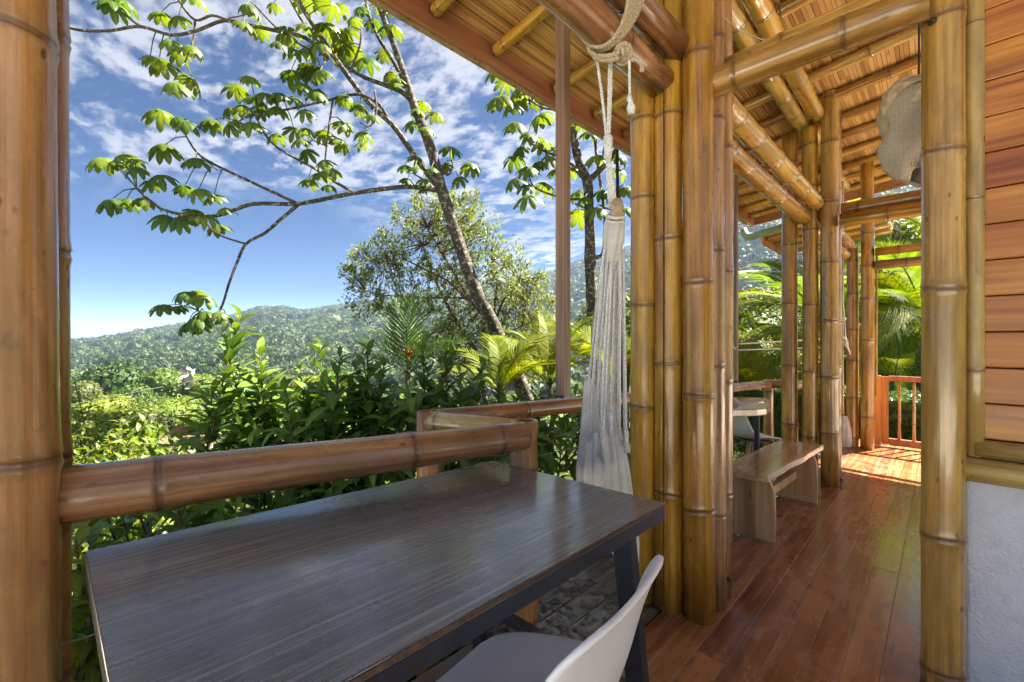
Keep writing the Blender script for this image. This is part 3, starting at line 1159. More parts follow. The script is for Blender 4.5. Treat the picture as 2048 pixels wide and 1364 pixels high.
# split bamboo trims
bamboo('corner_trim', (WX - 0.006, -0.083, 0.842), (WX - 0.006, -0.083, 3.3), 0.0265, 0.0262, 'bamboo_pale', nodes=vnodes(1.5, 40, 394, 735, 1100)[1:] and [z - 0.842 for z in vnodes(1.5, 740, 394, 41) if z > 0.95], label='pale split bamboo strip standing beside the corner pole', cat='trim', sides=20)
bamboo('sill_trim', (WX - 0.030, -0.045, 0.797), (WX - 0.030, -2.4, 0.797), 0.043, 0.043, 'bamboo_pale', 0.5, 0.35, label='lower thick bamboo sill above the white stucco wall', cat='trim')
bamboo('sill_trim', (WX - 0.010, -0.085, 0.870), (WX - 0.010, -2.4, 0.870), 0.033, 0.033, 'bamboo_pale', 0.55, 0.4, label='upper slimmer bamboo sill under the wooden boards', cat='trim')

# ------------------------------------------------------------------ gate
gate = empty('wooden_gate', (6.72, 0.05, 0.0), 'orange varnished gate with round balusters at the walkway end', 'gate')
gx, gt, gb = 6.70, 0.835, 0.03


def gbox(name, c, s):
    m = MB()
    m.box(c, s)
    bevel(m.build(name, M['gatewood'], gate), 0.004)


gbox('gate_post', (gx, 0.545, 0.425), (0.05, 0.075, 0.83))
gbox('stile', (gx, 0.472, 0.43), (0.04, 0.06, 0.80))
gbox('stile', (gx, -0.72, 0.43), (0.04, 0.06, 0.80))
gbox('top_rail', (gx, -0.125, gt - 0.025), (0.046, 1.128, 0.06))
gbox('bottom_rail', (gx, -0.125, gb + 0.035), (0.044, 1.126, 0.08))
yb = 0.345
while yb > -0.68:
    bamboo('baluster', (gx, yb, 0.10), (gx, yb, 0.785), 0.015, 0.013, 'bamboo_tan', 0.3, parent=gate, sides=12)
    yb -= 0.125

# ------------------------------------------------------------------ railing
rail = empty('bamboo_railing', (1.2, 1.35, 0), 'thick brown bamboo railing stepping outward round the deck', 'railing')
LA, LB = at(128, 990, 0.945), at(1046, 872, 1.71)
LA = LA + (LA - LB) * 0.03
bamboo('rail', LA, LB, 0.064, 0.057, 'bamboo_rail', nodes=[0.205, 0.84, 1.20], parent=rail)
bamboo('post', (1.253, 1.194, -0.6), (1.253, 1.194, EYE - 0.322), 0.062, 0.057, 'bamboo_tan', 0.55, parent=rail, hollow=True)
P2 = at(857, 822, 1.99)
bamboo('post', (P2.x, P2.y, -0.6), P2 + Vector((0, 0, 0.0)), 0.055, 0.053, 'bamboo_tan', 0.5, parent=rail, hollow=True)
bamboo('rail', P2 + Vector((0.0, -0.02, -0.045)), Vector((1.25, 1.235, EYE - 0.365)), 0.046, 0.043, 'bamboo_pale', 0.9, off=0.05, parent=rail)
E2 = at(1536, 768, 4.44)
bamboo('rail', P2 + Vector((0.03, 0, -0.045)), E2, 0.049, 0.043, 'bamboo_tan', 0.62, 0.55, parent=rail)
bamboo('post', (E2.x + .02, E2.y, -0.5), (E2.x + .02, E2.y, E2.z + 0.045), 0.048, 0.046, 'bamboo_tan', 0.5, parent=rail)
bamboo('rail', E2, E2 + Vector((0.25, -0.32, 0.0)), 0.045, 0.043, 'bamboo_tan', 0.5, parent=rail)


def wire(name, a, b, r=0.0022, sag=0.0, parent=None, mat='wire', n=2):
    m = MB()
    a, b = Vector(a), Vector(b)
    m.tube([a.lerp(b, i / n) - Vector((0, 0, sag * 4 * (i / n) * (1 - i / n))) for i in range(n + 1)], r, 6)
    return m.build(name, M[mat], parent, smooth=True)


for z in (0.30, 0.60):
    wire('wire', (-0.05, 1.33, z), (1.20, 1.21, z - .02), parent=rail)
    wire('wire', (1.25, 1.25, z), (P2.x, P2.y - .05, z), parent=rail)
    wire('wire', (P2.x + .05, P2.y, z), (E2.x, E2.y, z - 0.02), parent=rail)
# ------------------------------------------------------------------ table
tyaw, tpi, tro = R(2.51), R(-2.75), R(-1.06)
ax = Vector((math.cos(tyaw) * math.cos(tpi), math.sin(tyaw) * math.cos(tpi), math.sin(tpi)))
b0 = Vector((-math.sin(tyaw), math.cos(tyaw), 0))
ay = b0 * math.cos(tro) + ax.cross(b0) * math.sin(tro)
az = ax.cross(ay)
TC = Vector((0.608, 0.919, 0.79))
TM = Matrix((ax, ay, az)).transposed().to_4x4()
TM.translation = TC
TL, TW = 1.197, 0.731
tab = empty('dark_table', (TC.x, TC.y, 0), 'dark wood grain table with black steel legs beside the railing', 'table')
mb = MB()
mb.box((0, 0, -0.008), (TL, TW, 0.016))
bevel(mb.build('tabletop', M['tabletop'], tab, mw=TM), 0.0025, 2)
mb = MB()
rr = random.Random(5)
x = -TL / 2 + 0.01
while x < TL / 2 - 0.02:                     # chipped strip along the near edge
    L = rr.uniform(0.03, 0.11)
    mb.box((min(x + L / 2, TL / 2 - .01), -TW / 2 - 0.0006, -0.005 - rr.random() * .002), (L, 0.004, 0.009))
    x += L
mb.build('worn_edge', M['tableedge'], tab, mw=TM)
TWO = lambda x, y, z: TM @ Vector((x, y, z))
mb = MB()
for sy in (-1, 1):
    mb.box((0, sy * (TW / 2 - 0.016), -0.0325), (TL - 0.006, 0.03, 0.032))
for sx in (-1, 1):
    mb.box((sx * (TL / 2 - 0.018), 0, -0.0325), (0.03, TW - 0.066, 0.032))
mb.build('apron', M['metal'], tab, mw=TM)
for sx in (-1, 1):
    for sy in (-1, 1):
        top = TWO(sx * (TL / 2 - 0.165), sy * (TW / 2 - 0.05), -0.049)
        foot = Vector((top.x + sx * 0.075, top.y + sy * 0.03, 0.002 if top.y < .9 else -0.006))
        m = MB()
        m.bar(foot, top, 0.06, 0.032, up=(1, 0, 0))
        bevel(m.build('leg', M['metal'], tab), 0.003)
    t0, t1 = TWO(sx * (TL / 2 - .165), -TW / 2 + .06, -.09), TWO(sx * (TL / 2 - .165), TW / 2 - .06, -.09)
    m = MB()
    m.bar(t0.lerp(Vector((t0.x + sx * .06, t0.y, 0)), 0.62), t1.lerp(Vector((t1.x + sx * .06, t1.y, 0)), 0.62), 0.03, 0.03)
    m.build('stretcher', M['metal'], tab)


# ------------------------------------------------------------------ shell chairs
def shell_mesh(name):
    prof = [(0.205, 0.400, 0.085, 0.0), (0.190, 0.426, 0.135, 0.004), (0.145, 0.440, 0.180, 0.012), (0.07, 0.437, 0.212, 0.030), (-0.02, 0.430, 0.232, 0.048),
            (-0.11, 0.434, 0.234, 0.062), (-0.175, 0.462, 0.236, 0.066), (-0.212, 0.520, 0.236, 0.062), (-0.235, 0.590, 0.234, 0.055), (-0.252, 0.660, 0.226, 0.046),
            (-0.268, 0.722, 0.220, 0.038), (-0.284, 0.768, 0.208, 0.026), (-0.296, 0.795, 0.178, 0.012), (-0.302, 0.803, 0.110, 0.004)]
    nx = 15
    vs_, fs = [], []
    for i, (y, z, w, cu) in enumerate(prof):
        a = prof[max(0, i - 1)]
        b = prof[min(len(prof) - 1, i + 1)]
        ty, tz = b[0] - a[0], b[1] - a[1]
        l = math.hypot(ty, tz)
        ny, nz = tz / l, -ty / l                       # up on the seat, forward on the back
        for k in range(nx):
            s = -1 + 2 * k / (nx - 1)
            c = cu * (abs(s) ** 2.6)
            vs_.append((s * w, y + ny * c, z + nz * c))
    for i in range(len(prof) - 1):
        for k in range(nx - 1):
            fs.append((i * nx + k, i * nx + k + 1, (i + 1) * nx + k + 1, (i + 1) * nx + k))
    me = bpy.data.meshes.new(name)
    me.from_pydata(vs_, [], fs)
    me.materials.append(M['plastic'])
    me.polygons.foreach_set('use_smooth', [True] * len(fs))
    return me


SHELL = shell_mesh('shell')


def chair(loc, rz_, label):
    r_ = empty('shell_chair', loc, label, 'chair', 'white shell chairs', rz_)
    W = r_.matrix_basis.copy()
    o = put('shell', SHELL, r_, W)
    sd = o.modifiers.new('thick', 'SOLIDIFY')
    sd.thickness, sd.offset = 0.012, 0
    ss = o.modifiers.new('smooth', 'SUBSURF')
    ss.levels = ss.render_levels = 1
    for sx in (-1, 1):
        for ty, by in ((0.10, 0.215), (-0.10, -0.245)):
            m = MB()
            m.tube([(sx * .12, ty, .412), (sx * .17, ty + (by - ty) * .5, .21), (sx * .215, by, 0.0)], [.017, .0165, .010], 12)
            m.build('leg', M['dowel'], r_, True, W)
    for a, b in (((-.14, .13, .33), (.19, -.18, .14)), ((.14, .13, .33), (-.19, -.18, .14)), ((-.13, .115, .365), (.13, .115, .365)), ((-.13, -.115, .365), (.13, -.115, .365))):
        m = MB()
        m.tube([a, b], .0045, 8)
        m.build('brace', M['metal'], r_, True, W)
    m = MB()
    m.box((0, 0.0, .412), (.20, .20, .016))
    m.build('seat_mount', M['metal'], r_, False, W)
    return r_


chair((0.655, 0.676, 0.0), R(7), 'white shell chair pushed in at the near side of the dark table')
cp = onz(1500, 872, 0.43)
cp.z = -0.005
chair(cp, YAW - R(90) - R(90) + R(8), 'white shell chair at the live-edge table, seen past the bamboo poles')

# ------------------------------------------------------------------ bench
bn = empty('wood_bench', (3.5, 0.83, 0), 'low slab bench with plank legs on the red floor', 'bench')
BA, BB, BC_, BD = Vector((2.90, 0.735)), Vector((4.09, 0.652)), Vector((4.08, 0.945)), Vector((2.86, 1.02))


def edge_pts(a, b, n, amp, seed):
    r_ = random.Random(seed)
    d = b - a
    nn = Vector((-d.y, d.x)).normalized()
    return [a + d * (i / n) + nn * (0 if i in (0, n) else amp * noise.noise(Vector((i * .37 + seed, seed, 0)))) for i in range(n)]


poly = edge_pts(BA, BB, 12, 0.016, 3) + edge_pts(BB, BC_, 4, 0.004, 4) + edge_pts(BC_, BD, 12, 0.016, 5) + edge_pts(BD, BA, 4, 0.004, 6)
mb = MB()
mb.prism([(p_.x, p_.y) for p_ in poly], 0.395, 0.435)
bevel(mb.build('seat', M['bench'], bn), 0.005, 2)


def slab_leg(c0, c1, h, th, name='leg'):
    """board standing between plan points c0 (near edge) and c1, waisted outline."""
    d = (c1 - c0)
    w = d.length
    d.normalize()
    n = Vector((-d.y, d.x))
    prof = [(0.035, h), (0.005, h - .07), (-0.002, h * .45), (0.0, 0.0), (w, 0.0), (w + .002, h * .45), (w - .005, h - .07), (w - .035, h)]
    vs_ = []
    for s in (-th / 2, th / 2):
        for t, z in prof:
            p_ = c0 + d * t + n * s
            vs_.append(Vector((p_.x, p_.y, z)))
    k = len(prof)
    fs = [tuple(range(k - 1, -1, -1)), tuple(range(k, 2 * k))] + [(i, (i + 1) % k, k + (i + 1) % k, k + i) for i in range(k)]
    m = MB()
    m.add(vs_, fs)
    return bevel(m.build(name, M['benchleg'], bn), 0.003)


slab_leg(Vector((3.02, 0.725)), Vector((3.00, 1.0)), 0.393, 0.034)
slab_leg(Vector((3.98, 0.672)), Vector((3.97, 0.945)), 0.393, 0.034)
mb = MB()
mb.bar((3.02, 0.865, 0.20), (3.97, 0.82, 0.20), 0.034, 0.06)
mb.build('stretcher', M['benchleg'], bn)

# ------------------------------------------------------------------ live edge table
lt = empty('live_edge_table', (3.55, 1.2, 0), 'small thick live-edge table behind the bench', 'table')
pts = [(1400, 818), (1440, 820), (1480, 818.5), (1515, 818), (1533, 816), (1541, 810), (1528, 806), (1508, 803.5), (1528, 801.5), (1541, 799), (1532, 795.5), (1490, 794), (1440, 794.5), (1400, 796)]
poly = [onz(u, v, 0.74) for u, v in pts]
mb = MB()
mb.prism([(p_.x, p_.y) for p_ in poly], 0.685, 0.74)
bevel(mb.build('tabletop', M['bench'], lt), 0.008, 2)
for u, d in ((1459, 3.2), (1514, 3.25), (1440, 3.7), (1512, 3.75)):
    b = at(u, 700, d)
    m = MB()
    m.bar((b.x, b.y, -0.006), (b.x, b.y, 0.684), 0.030, 0.030)
    m.build('leg', M['metal'], lt)

# ------------------------------------------------------------------ standing timber guides with cords
GT = 'timber guides standing on the railing'


def guide(u, vb, d, w, dep, ztop, label):
    b = at(u, vb, d)
    g = empty('timber_guide', b, label, 'timber post', GT)
    m = MB()
    m.box((b.x, b.y, (b.z + ztop) / 2 + 0.006), (w, dep, ztop - b.z - 0.012), None)
    bevel(m.build('post', M['timber'], g), 0.003)
    m = MB()
    m.box((b.x, b.y, b.z + 0.006), (w + 0.006, dep + 0.006, 0.012))
    m.build('end_cap', M['metal'], g)
    return b


g1 = guide(1126, 795, 2.44, 0.062, 0.062, 3.22, 'tall square timber standing on the railing left of the hammock chair')
g2 = guide(1470, 764, 3.86, 0.045, 0.045, 3.2, 'slim square timber standing on the railing behind the centre cluster')
mb = MB()
c0 = at(1467, 340, 3.8)
mb.tube([c0, at(1464, 560, 3.8), at(1462, 660, 3.8), at(1464, 690, 3.8), at(1471, 698, 3.8), at(1476, 692, 3.8)], 0.006, 8)
tag(mb.build('blind_string', M['ropewhite'], smooth=True), 'white looped cord hanging beside the slim timber', 'cord')
mb = MB()
mb.tube([at(1234, 300, 2.35), at(1238, 560, 2.35), at(1244, 780, 2.35)], 0.009, 8)
tag(mb.build('dark_strap', M['blackcable'], smooth=True), 'dark strap hanging straight behind the hammock chair', 'strap')
mb = MB()
mb.tube([at(1418, -10, 2.0), at(1440, 28, 1.98), at(1480, 62, 1.95), at(1520, 78, 1.93), at(1543, 84, 1.90), at(1551, 100, 1.885), at(1555, 130, 1.88), at(1558, 150, 1.885)], 0.0028, 6)
tag(mb.build('loose_string', M['rope'], smooth=True), 'thin pale cord drooping over the walkway beam', 'cord')
mb = MB()
mb.tube([at(1700, -6, 1.72), at(1704, 25, 1.71), at(1712, 48, 1.70), at(1722, 66, 1.70)], 0.0024, 6)
mb.tube([at(1712, 48, 1.70), at(1738, 38, 1.70), at(1730, 70, 1.70)], 0.0018, 6)
tag(mb.build('loose_twine', M['rope'], smooth=True), 'frayed twine ends dangling from the walkway beam', 'twine')


# ------------------------------------------------------------------ hammock chair and its rope
def twisted(mb_, pts, r, turns=60, strands=3):
    """rope of three strands wound round the path pts."""
    pts = [Vector(p_) for p_ in pts]
    # resample
    seg = [0]
    for a, b in zip(pts, pts[1:]):
        seg.append(seg[-1] + (b - a).length)
    tot = seg[-1]
    n = max(8, int(tot / (r * 1.6)))
    res = []
    j = 0
    for i in range(n + 1):
        s = tot * i / n
        while j < len(seg) - 2 and s > seg[j + 1]:
            j += 1
        t = (s - seg[j]) / max(1e-6, seg[j + 1] - seg[j])
        res.append(pts[j].lerp(pts[j + 1], t))
    up = (res[1] - res[0]).normalized().orthogonal()
    pitch = r * 7.5
    for k in range(strands):
        path = []
        for i, p_ in enumerate(res):
            t = (res[min(i + 1, n)] - res[max(i - 1, 0)]).normalized()
            u_ = (up - t * up.dot(t)).normalized()
            w = t.cross(u_)
            a = 2 * math.pi * (tot * i / n / pitch + k / strands)
            path.append(p_ + (u_ * math.cos(a) + w * math.sin(a)) * r * 0.52)
        mb_.tube(path, r * 0.58, 6)


HX = 1.53                       # place of the rope along the beams
HD = HX * FW.x + 0.93 * FW.y
hr = empty('hanging_rope', (HX, 0.93, 2.4), 'tan rope wound round the eave beams and knotted below them', 'rope')
rr = random.Random(4)


def hang(z):                    # hammock axis at a height
    return at(1215 + 20 * sstep(2.0, 1.0, z), 682 - (z - EYE) / HD * FPX, HD)


coils = MB()
for i in range(8):
    x = HX - 0.165 + i * 0.0150 + rr.uniform(-.003, .003)
    pts = []
    lean = 0.05 * (i - 3.5) / 4
    for k in range(29):
        a = 2 * math.pi * k / 28
        cy, cz = 0.905, 2.535
        ry, rzz = 0.118, 0.150
        pts.append((x + lean * math.cos(a), cy + ry * math.sin(a) * (1.0 if math.cos(a) < .3 else .92), cz + rzz * math.cos(a)))
    twisted(coils, pts, 0.0078)
o = coils.build('coil', M['rope'], hr, True)
o['kind'] = 'stuff'
kn = MB()
kc = at(1246, 108, 1.60)
for i in range(7):
    a0 = rr.uniform(0, 6.28)
    t1 = Vector((rr.uniform(-1, 1), rr.uniform(-1, 1), rr.uniform(-.5, .5))).normalized()
    t2 = t1.orthogonal().normalized()
    t1b = t1.cross(t2)
    rad = rr.uniform(0.016, 0.034)
    pts = [kc + Vector((rr.uniform(-.004, .004),) * 3) + (t2 * math.cos(a0 + 2 * math.pi * k / 14) + t1b * math.sin(a0 + 2 * math.pi * k / 14)) * rad for k in range(15)]
    twisted(kn, pts, 0.0078)
# short loop under the beam and loose tail
twisted(kn, [at(1176, 92, 1.70), at(1180, 104, 1.67), at(1195, 112, 1.63), at(1215, 112, 1.60), at(1240, 106, 1.585)], 0.0085)
twisted(kn, [at(1180, 98, 1.70), at(1190, 116, 1.65), at(1212, 122, 1.61), at(1240, 116, 1.59)], 0.0085)
twisted(kn, [at(1262, 118, 1.585), at(1275, 120, 1.58), at(1284, 128, 1.58), at(1287, 140, 1.58), at(1280, 140, 1.585)], 0.0085)
o = kn.build('knot', M['rope'], hr, True)
o['kind'] = 'stuff'
tl = MB()
twisted(tl, [at(1259, 118, 1.59), at(1259, 160, 1.60), at(1260, 192, 1.60)], 0.0055)
tl.build('tail', M['ropewhite'], hr, True)
ts = MB()
ts.tube([at(1259, 190, 1.6), at(1259, 198, 1.6), at(1261, 204, 1.6), at(1262, 216, 1.6), at(1263, 228, 1.6)], [.007, .011, .009, .017, .012], 10)
ts.build('tassel', M['ropewhite'], hr, True)

hc = empty('hammock_chair', hang(1.9), 'white cotton hammock chair hanging folded from its wooden bar', 'hammock')
for (u0, u1) in ((1193, 1213), (1219, 1215), (1223, 1218)):
    m = MB()
    twisted(m, [at(u0, 112, 1.70), at((u0 + u1) / 2 + 1, 190, 1.70), at(u1, 275, 1.70)], 0.0062)
    m.build('hanging_cord', M['ropewhite'], hc, True)
# wrapped neck and strands down to the bar
m = MB()
m.tube([at(1214, 268, 1.7), at(1216, 276, 1.7), at(1216, 300, 1.7), at(1217, 318, 1.7)], [.010, .019, .017, .012], 12)
m.build('wrapped_loop', M['ropewhite'], hc, True)
st = MB()
for i in range(9):
    o_ = (i - 4) * 1.6
    st.tube([at(1216 + o_ * .4, 300, 1.70), at(1220 + o_, 360, 1.70), at(1226 + o_ * 1.3, 415, 1.70)], 0.0030, 6)
o = st.build('strand', M['ropewhite'], hc, True)
o['kind'] = 'stuff'
m = MB()
m.tube([at(1234, 403, 1.62), at(1234.5, 405, 1.625), at(1232, 430, 1.66), at(1226, 470, 1.78), at(1214, 520, 1.92), at(1192, 660, 2.03), at(1190, 690, 2.05)],
       [.018, .0235, .0245, .025, .024, .023, .021], 16)
m.build('spreader_bar', plain('pale_turned_wood', (0.42, 0.30, 0.18), 0.45, nscale=40, namt=.25), hc, True)
m = MB()
for k, (va, ra) in enumerate(((432, .030), (441, .031), (450, .033), (460, .034))):
    c = at(1231 - k * 1.5, va, 1.66 + .02 * k)
    m.tube([c + Vector((math.cos(2 * math.pi * j / 16) * ra * RT.x, math.cos(2 * math.pi * j / 16) * ra * RT.y, math.sin(2 * math.pi * j / 16) * ra * .5)) + FW * (math.sin(2 * math.pi * j / 16) * ra * .8) for j in range(17)], .006, 8)
m.build('bar_lashing', M['ropewhite'], hc, True)
m = MB()
NS = 34
nk = MB()
vs_, fs = [], []
for i, (v, rad, off) in enumerate(((428, .032, 2), (450, .040, 0), (475, .040, -2), (500, .034, -4), (525, .026, -6))):
    for k in range(NS):
        a = 2 * math.pi * k / NS
        rr_ = rad * (1 + .13 * math.sin(a * 8 + i * .5))
        c = at(1229 + off, v, 1.70)
        vs_.append(c + RT * (math.cos(a) * rr_) + FW * (math.sin(a) * rr_))
for i in range(4):
    for k in range(NS):
        fs.append((i * NS + k, i * NS + (k + 1) % NS, (i + 1) * NS + (k + 1) % NS, (i + 1) * NS + k))
nk.add(vs_, fs)
nk.build('gathered_neck', M['cloth'], hc, True)
# white cords fanning from the neck to the cloth
CE = []
rr = random.Random(9)
for i in range(22):
    a = rr.uniform(0, 6.28)
    ue = 1172 + 78 * (i / 21.0) + rr.uniform(-4, 4)
    ve = rr.uniform(835, 905) - (14 if 4 < i < 15 else 0)
    de = 1.70 + rr.uniform(-.09, .09)
    us = 1208 + 38 * (i / 21.0)
    m = MB()
    pa = [at(us, 500, 1.70 + rr.uniform(-.02, .02)), at(us + (ue - us) * .35, 600, 1.70 + (de - 1.70) * .5), at(us + (ue - us) * .75, 740, de), at(ue, ve, de)]
    if i % 3 == 0:
        twisted(m, pa, 0.0056)
    else:
        m.tube(pa, 0.0042, 7)
    m.build('cord', M['ropewhite'], hc, True)
    if i % 4 == 1:
        m = MB()
        m.tube([at(ue, ve - 8, de), at(ue, ve, de), at(ue + 1, ve + 14, de), at(ue + 2, ve + 40, de)], [.006, .011, .008, .012], 8)
        m.build('cord_tassel', M['ropewhite'], hc, True)
# gathered cloth body
NK = 160
rows = [(1190, 640, 8), (1192, 760, 22), (1200, 820, 32), (1204, 870, 38), (1207, 920, 46), (1209, 970, 51), (1218, 1020, 47), (1240, 1070, 36), (1254, 1110, 22), (1262, 1150, 13)]
vs_, fs = [], []
for i, (uc, v, hw) in enumerate(rows):
    for k in range(NK):
        a = 2 * math.pi * k / NK
        fold = 1 + (0.13 * math.sin(a * 15 + i * .25) + 0.08 * math.sin(a * 31 + 1.7 + i * .4) + .05 * noise.noise(Vector((a * 2, i * .7, 3)))) * min(1, i / 2.0)
        w = hw * 1.70 / FPX * fold
        dz = 0.02 * math.sin(a * 5 + 1) if i < 3 else 0
        vs_.append(at(uc, v, 1.74) + RT * (math.cos(a) * w) + FW * (math.sin(a) * w * 0.75) + Vector((0, 0, dz)))
for i in range(len(rows) - 1):
    if i == 0:
        continue
    for k in range(NK):
        fs.append((i * NK + k, i * NK + (k + 1) % NK, (i + 1) * NK + (k + 1) % NK, (i + 1) * NK + k))
m = MB()
m.add(vs_, fs)
cl = m.build('cloth', M['cloth'], hc, True)
cl.modifiers.new('smooth', 'SUBSURF').render_levels = 1
fr = MB()
for i in range(26):
    u0 = 1255 + rr.uniform(-9, 14)
    fr.tube([at(u0, 1130, 1.74 + rr.uniform(-.03, .03)), at(u0 + rr.uniform(-4, 8), 1165, 1.74), at(u0 + rr.uniform(-8, 14), 1195, 1.74)], .0016, 5)
o = fr.build('fringe', M['ropewhite'], hc, True)
o['kind'] = 'stuff'

# far hammock by the second cluster
fh = empty('folded_hammock', at(1691, 870, 4.95), 'white folded hammock cloth behind the middle cluster', 'hammock')
m = MB()
vs_, fs = [], []
for i, (v, hw) in enumerate(((832, 3), (845, 6), (862, 8), (878, 9), (893, 7))):
    for k in range(40):
        a = 2 * math.pi * k / 40
        w = hw * 4.95 / FPX * (1 + .2 * math.sin(a * 7 + i))
        vs_.append(at(1690 + i * .8, v, 5.0) + RT * (math.cos(a) * w) + FW * (math.sin(a) * w))
for i in range(4):
    for k in range(40):
        fs.append((i * 40 + k, i * 40 + (k + 1) % 40, (i + 1) * 40 + (k + 1) % 40, (i + 1) * 40 + k))
m.add(vs_, fs)
m.build('cloth', M['cloth'], fh, True)
hk = empty('hanging_string', at(1693, 690, 4.9), 'white cord with a knot hanging beside the far cluster', 'cord')
m = MB()
m.tube([at(1687, 535, 4.9), at(1686, 600, 4.9), at(1692, 683, 4.9)], .006, 6)
m.build('cord', M['ropewhite'], hk, True)
m = MB()
m.tube([at(1690, 676, 4.9), at(1691, 682, 4.9), at(1692, 690, 4.9), at(1696, 697, 4.9), at(1701, 709, 4.9)], [.012, .026, .024, .010, .006], 10)
m.build('knot', M['ropewhite'], hk, True)

# ------------------------------------------------------------------ burlap lamp shade
bl = empty('burlap_lamp', at(1815, 270, 2.0), 'crumpled burlap lamp shade hanging behind the corner pole', 'lamp shade')
D0 = 1.98
outline = [(198, 1806, 42), (208, 1810, 46), (228, 1812, 54), (246, 1814, 52), (264, 1818, 44), (282, 1818, 46), (300, 1814, 55), (318, 1816, 56), (334, 1818, 50), (346, 1824, 40), (356, 1830, 24)]
vs_, fs = [], []
NK = 64
for i, (v, uc, hw) in enumerate(outline):
    for k in range(NK):
        a = 2 * math.pi * k / NK
        w = hw * D0 / FPX * (1 + .10 * math.sin(a * 5 + i * 1.1) + .22 * noise.noise(Vector((math.cos(a) * 1.5, math.sin(a) * 1.5, i * .5))))
        vs_.append(at(uc + 18, v, D0) + RT * (math.cos(a) * w) + FW * (math.sin(a) * w * .9) + Vector((0, 0, -.030 * math.cos(a - .4) + .014 * math.sin(a * 3 + i))))
for i in range(len(outline) - 1):
    for k in range(NK):
        fs.append((i * NK + k, i * NK + (k + 1) % NK, (i + 1) * NK + (k + 1) % NK, (i + 1) * NK + k))
m = MB()
m.add(vs_, fs)
o = m.build('shade', M['burlap'], bl, True)
o.modifiers.new('thick', 'SOLIDIFY').thickness = 0.006
m = MB()
vs_, fs = [], []
for i, (v, hw) in enumerate(((180, 40), (192, 47), (206, 48), (222, 50), (236, 49))):
    for k in range(40):
        a = math.pi + 2 * math.pi * k / 40
        w = (hw + 4) * D0 / FPX * (1 + .05 * math.sin(a * 4 + i))
        vs_.append(at(1830, v, D0) + RT * (math.cos(a) * w) + FW * (math.sin(a) * w * .95) + Vector((0, 0, -.030 * math.cos(a - .4))))
for i in range(4):
    for k in range(40):
        fs.append((i * 40 + k, i * 40 + (k + 1) % 40, (i + 1) * 40 + (k + 1) % 40, (i + 1) * 40 + k))
m.add(vs_, fs)
m.build('lining', plain('cream_lining', (0.72, 0.62, 0.46), .8, nscale=25, namt=.3), bl, True)
m = MB()
c = at(1838, 190, D0)
m.tube([c + RT * (math.cos(2 * math.pi * k / 30) * .125) + FW * (math.sin(2 * math.pi * k / 30) * .11) + Vector((0, 0, .03 * math.cos(2 * math.pi * k / 30 + 2.7))) for k in range(31)], .012, 8)
m.build('rim', plain('pale_lamp_rim', (0.5, 0.42, 0.30), .8), bl, True)
m = MB()
m.tube([at(1838, 205, D0), at(1838, -300, D0)], .004, 6)
m.build('hanging_cable', M['blackcable'], bl, True)
# ------------------------------------------------------------------ leaves
def lance(L, W, nx=5, fold=0.25, droop=0.25, shape=0.42):
    """lance shaped leaf along +X, midrib at y = 0; returns verts, faces, uv per vertex."""
    vs_, uv, fs = [], [], []
    for i in range(nx + 1):
        t = i / nx
        w = W * 0.5 * (math.sin(math.pi * t ** (math.log(0.5) / math.log(shape))) ** 0.85) if 0 < t < 1 else 0.0
        x = L * t
        z = -droop * L * t * t + 0.06 * L * math.sin(math.pi * t)
        if i in (0, nx):
            vs_.append((x, 0, z))
            uv.append((t, .5))
        else:
            for s in (-1, 0, 1):
                vs_.append((x, s * w, z + abs(s) * w * fold))
                uv.append((t, .5 + .5 * s))
    idx = lambda i, s: 0 if i == 0 else (1 + (nx - 1) * 3 if i == nx else 1 + (i - 1) * 3 + (s + 1))
    for i in range(nx):
        for s in (-1, 0):
            if i == 0:
                fs.append((0, idx(1, s), idx(1, s + 1)))
            elif i == nx - 1:
                fs.append((idx(i, s), idx(nx, 0), idx(i, s + 1)))
            else:
                fs.append((idx(i, s), idx(i + 1, s), idx(i + 1, s + 1), idx(i, s + 1)))
    return np.array(vs_, dtype=np.float64), fs, np.array(uv)


def diamond(L, W):
    return (np.array([(0, 0, 0), (L * .45, -W / 2, .08 * L), (L, 0, -.06 * L), (L * .45, W / 2, .08 * L)], dtype=np.float64), [(0, 1, 2), (0, 2, 3)],
            np.array([(0, .5), (.45, 0), (1, .5), (.45, 1)]))


def mesh_np(name, V, faces, UV, mat, smooth=False):
    me = bpy.data.meshes.new(name)
    me.from_pydata(V.tolist(), [], faces)
    lay = me.uv_layers.new(name='UVMap')
    li = np.empty(len(me.loops), dtype=np.int32)
    me.loops.foreach_get('vertex_index', li)
    lay.data.foreach_set('uv', UV[li].astype(np.float32).ravel())
    me.materials.append(mat)
    if smooth:
        me.polygons.foreach_set('use_smooth', [True] * len(me.polygons))
    me.update()
    return me


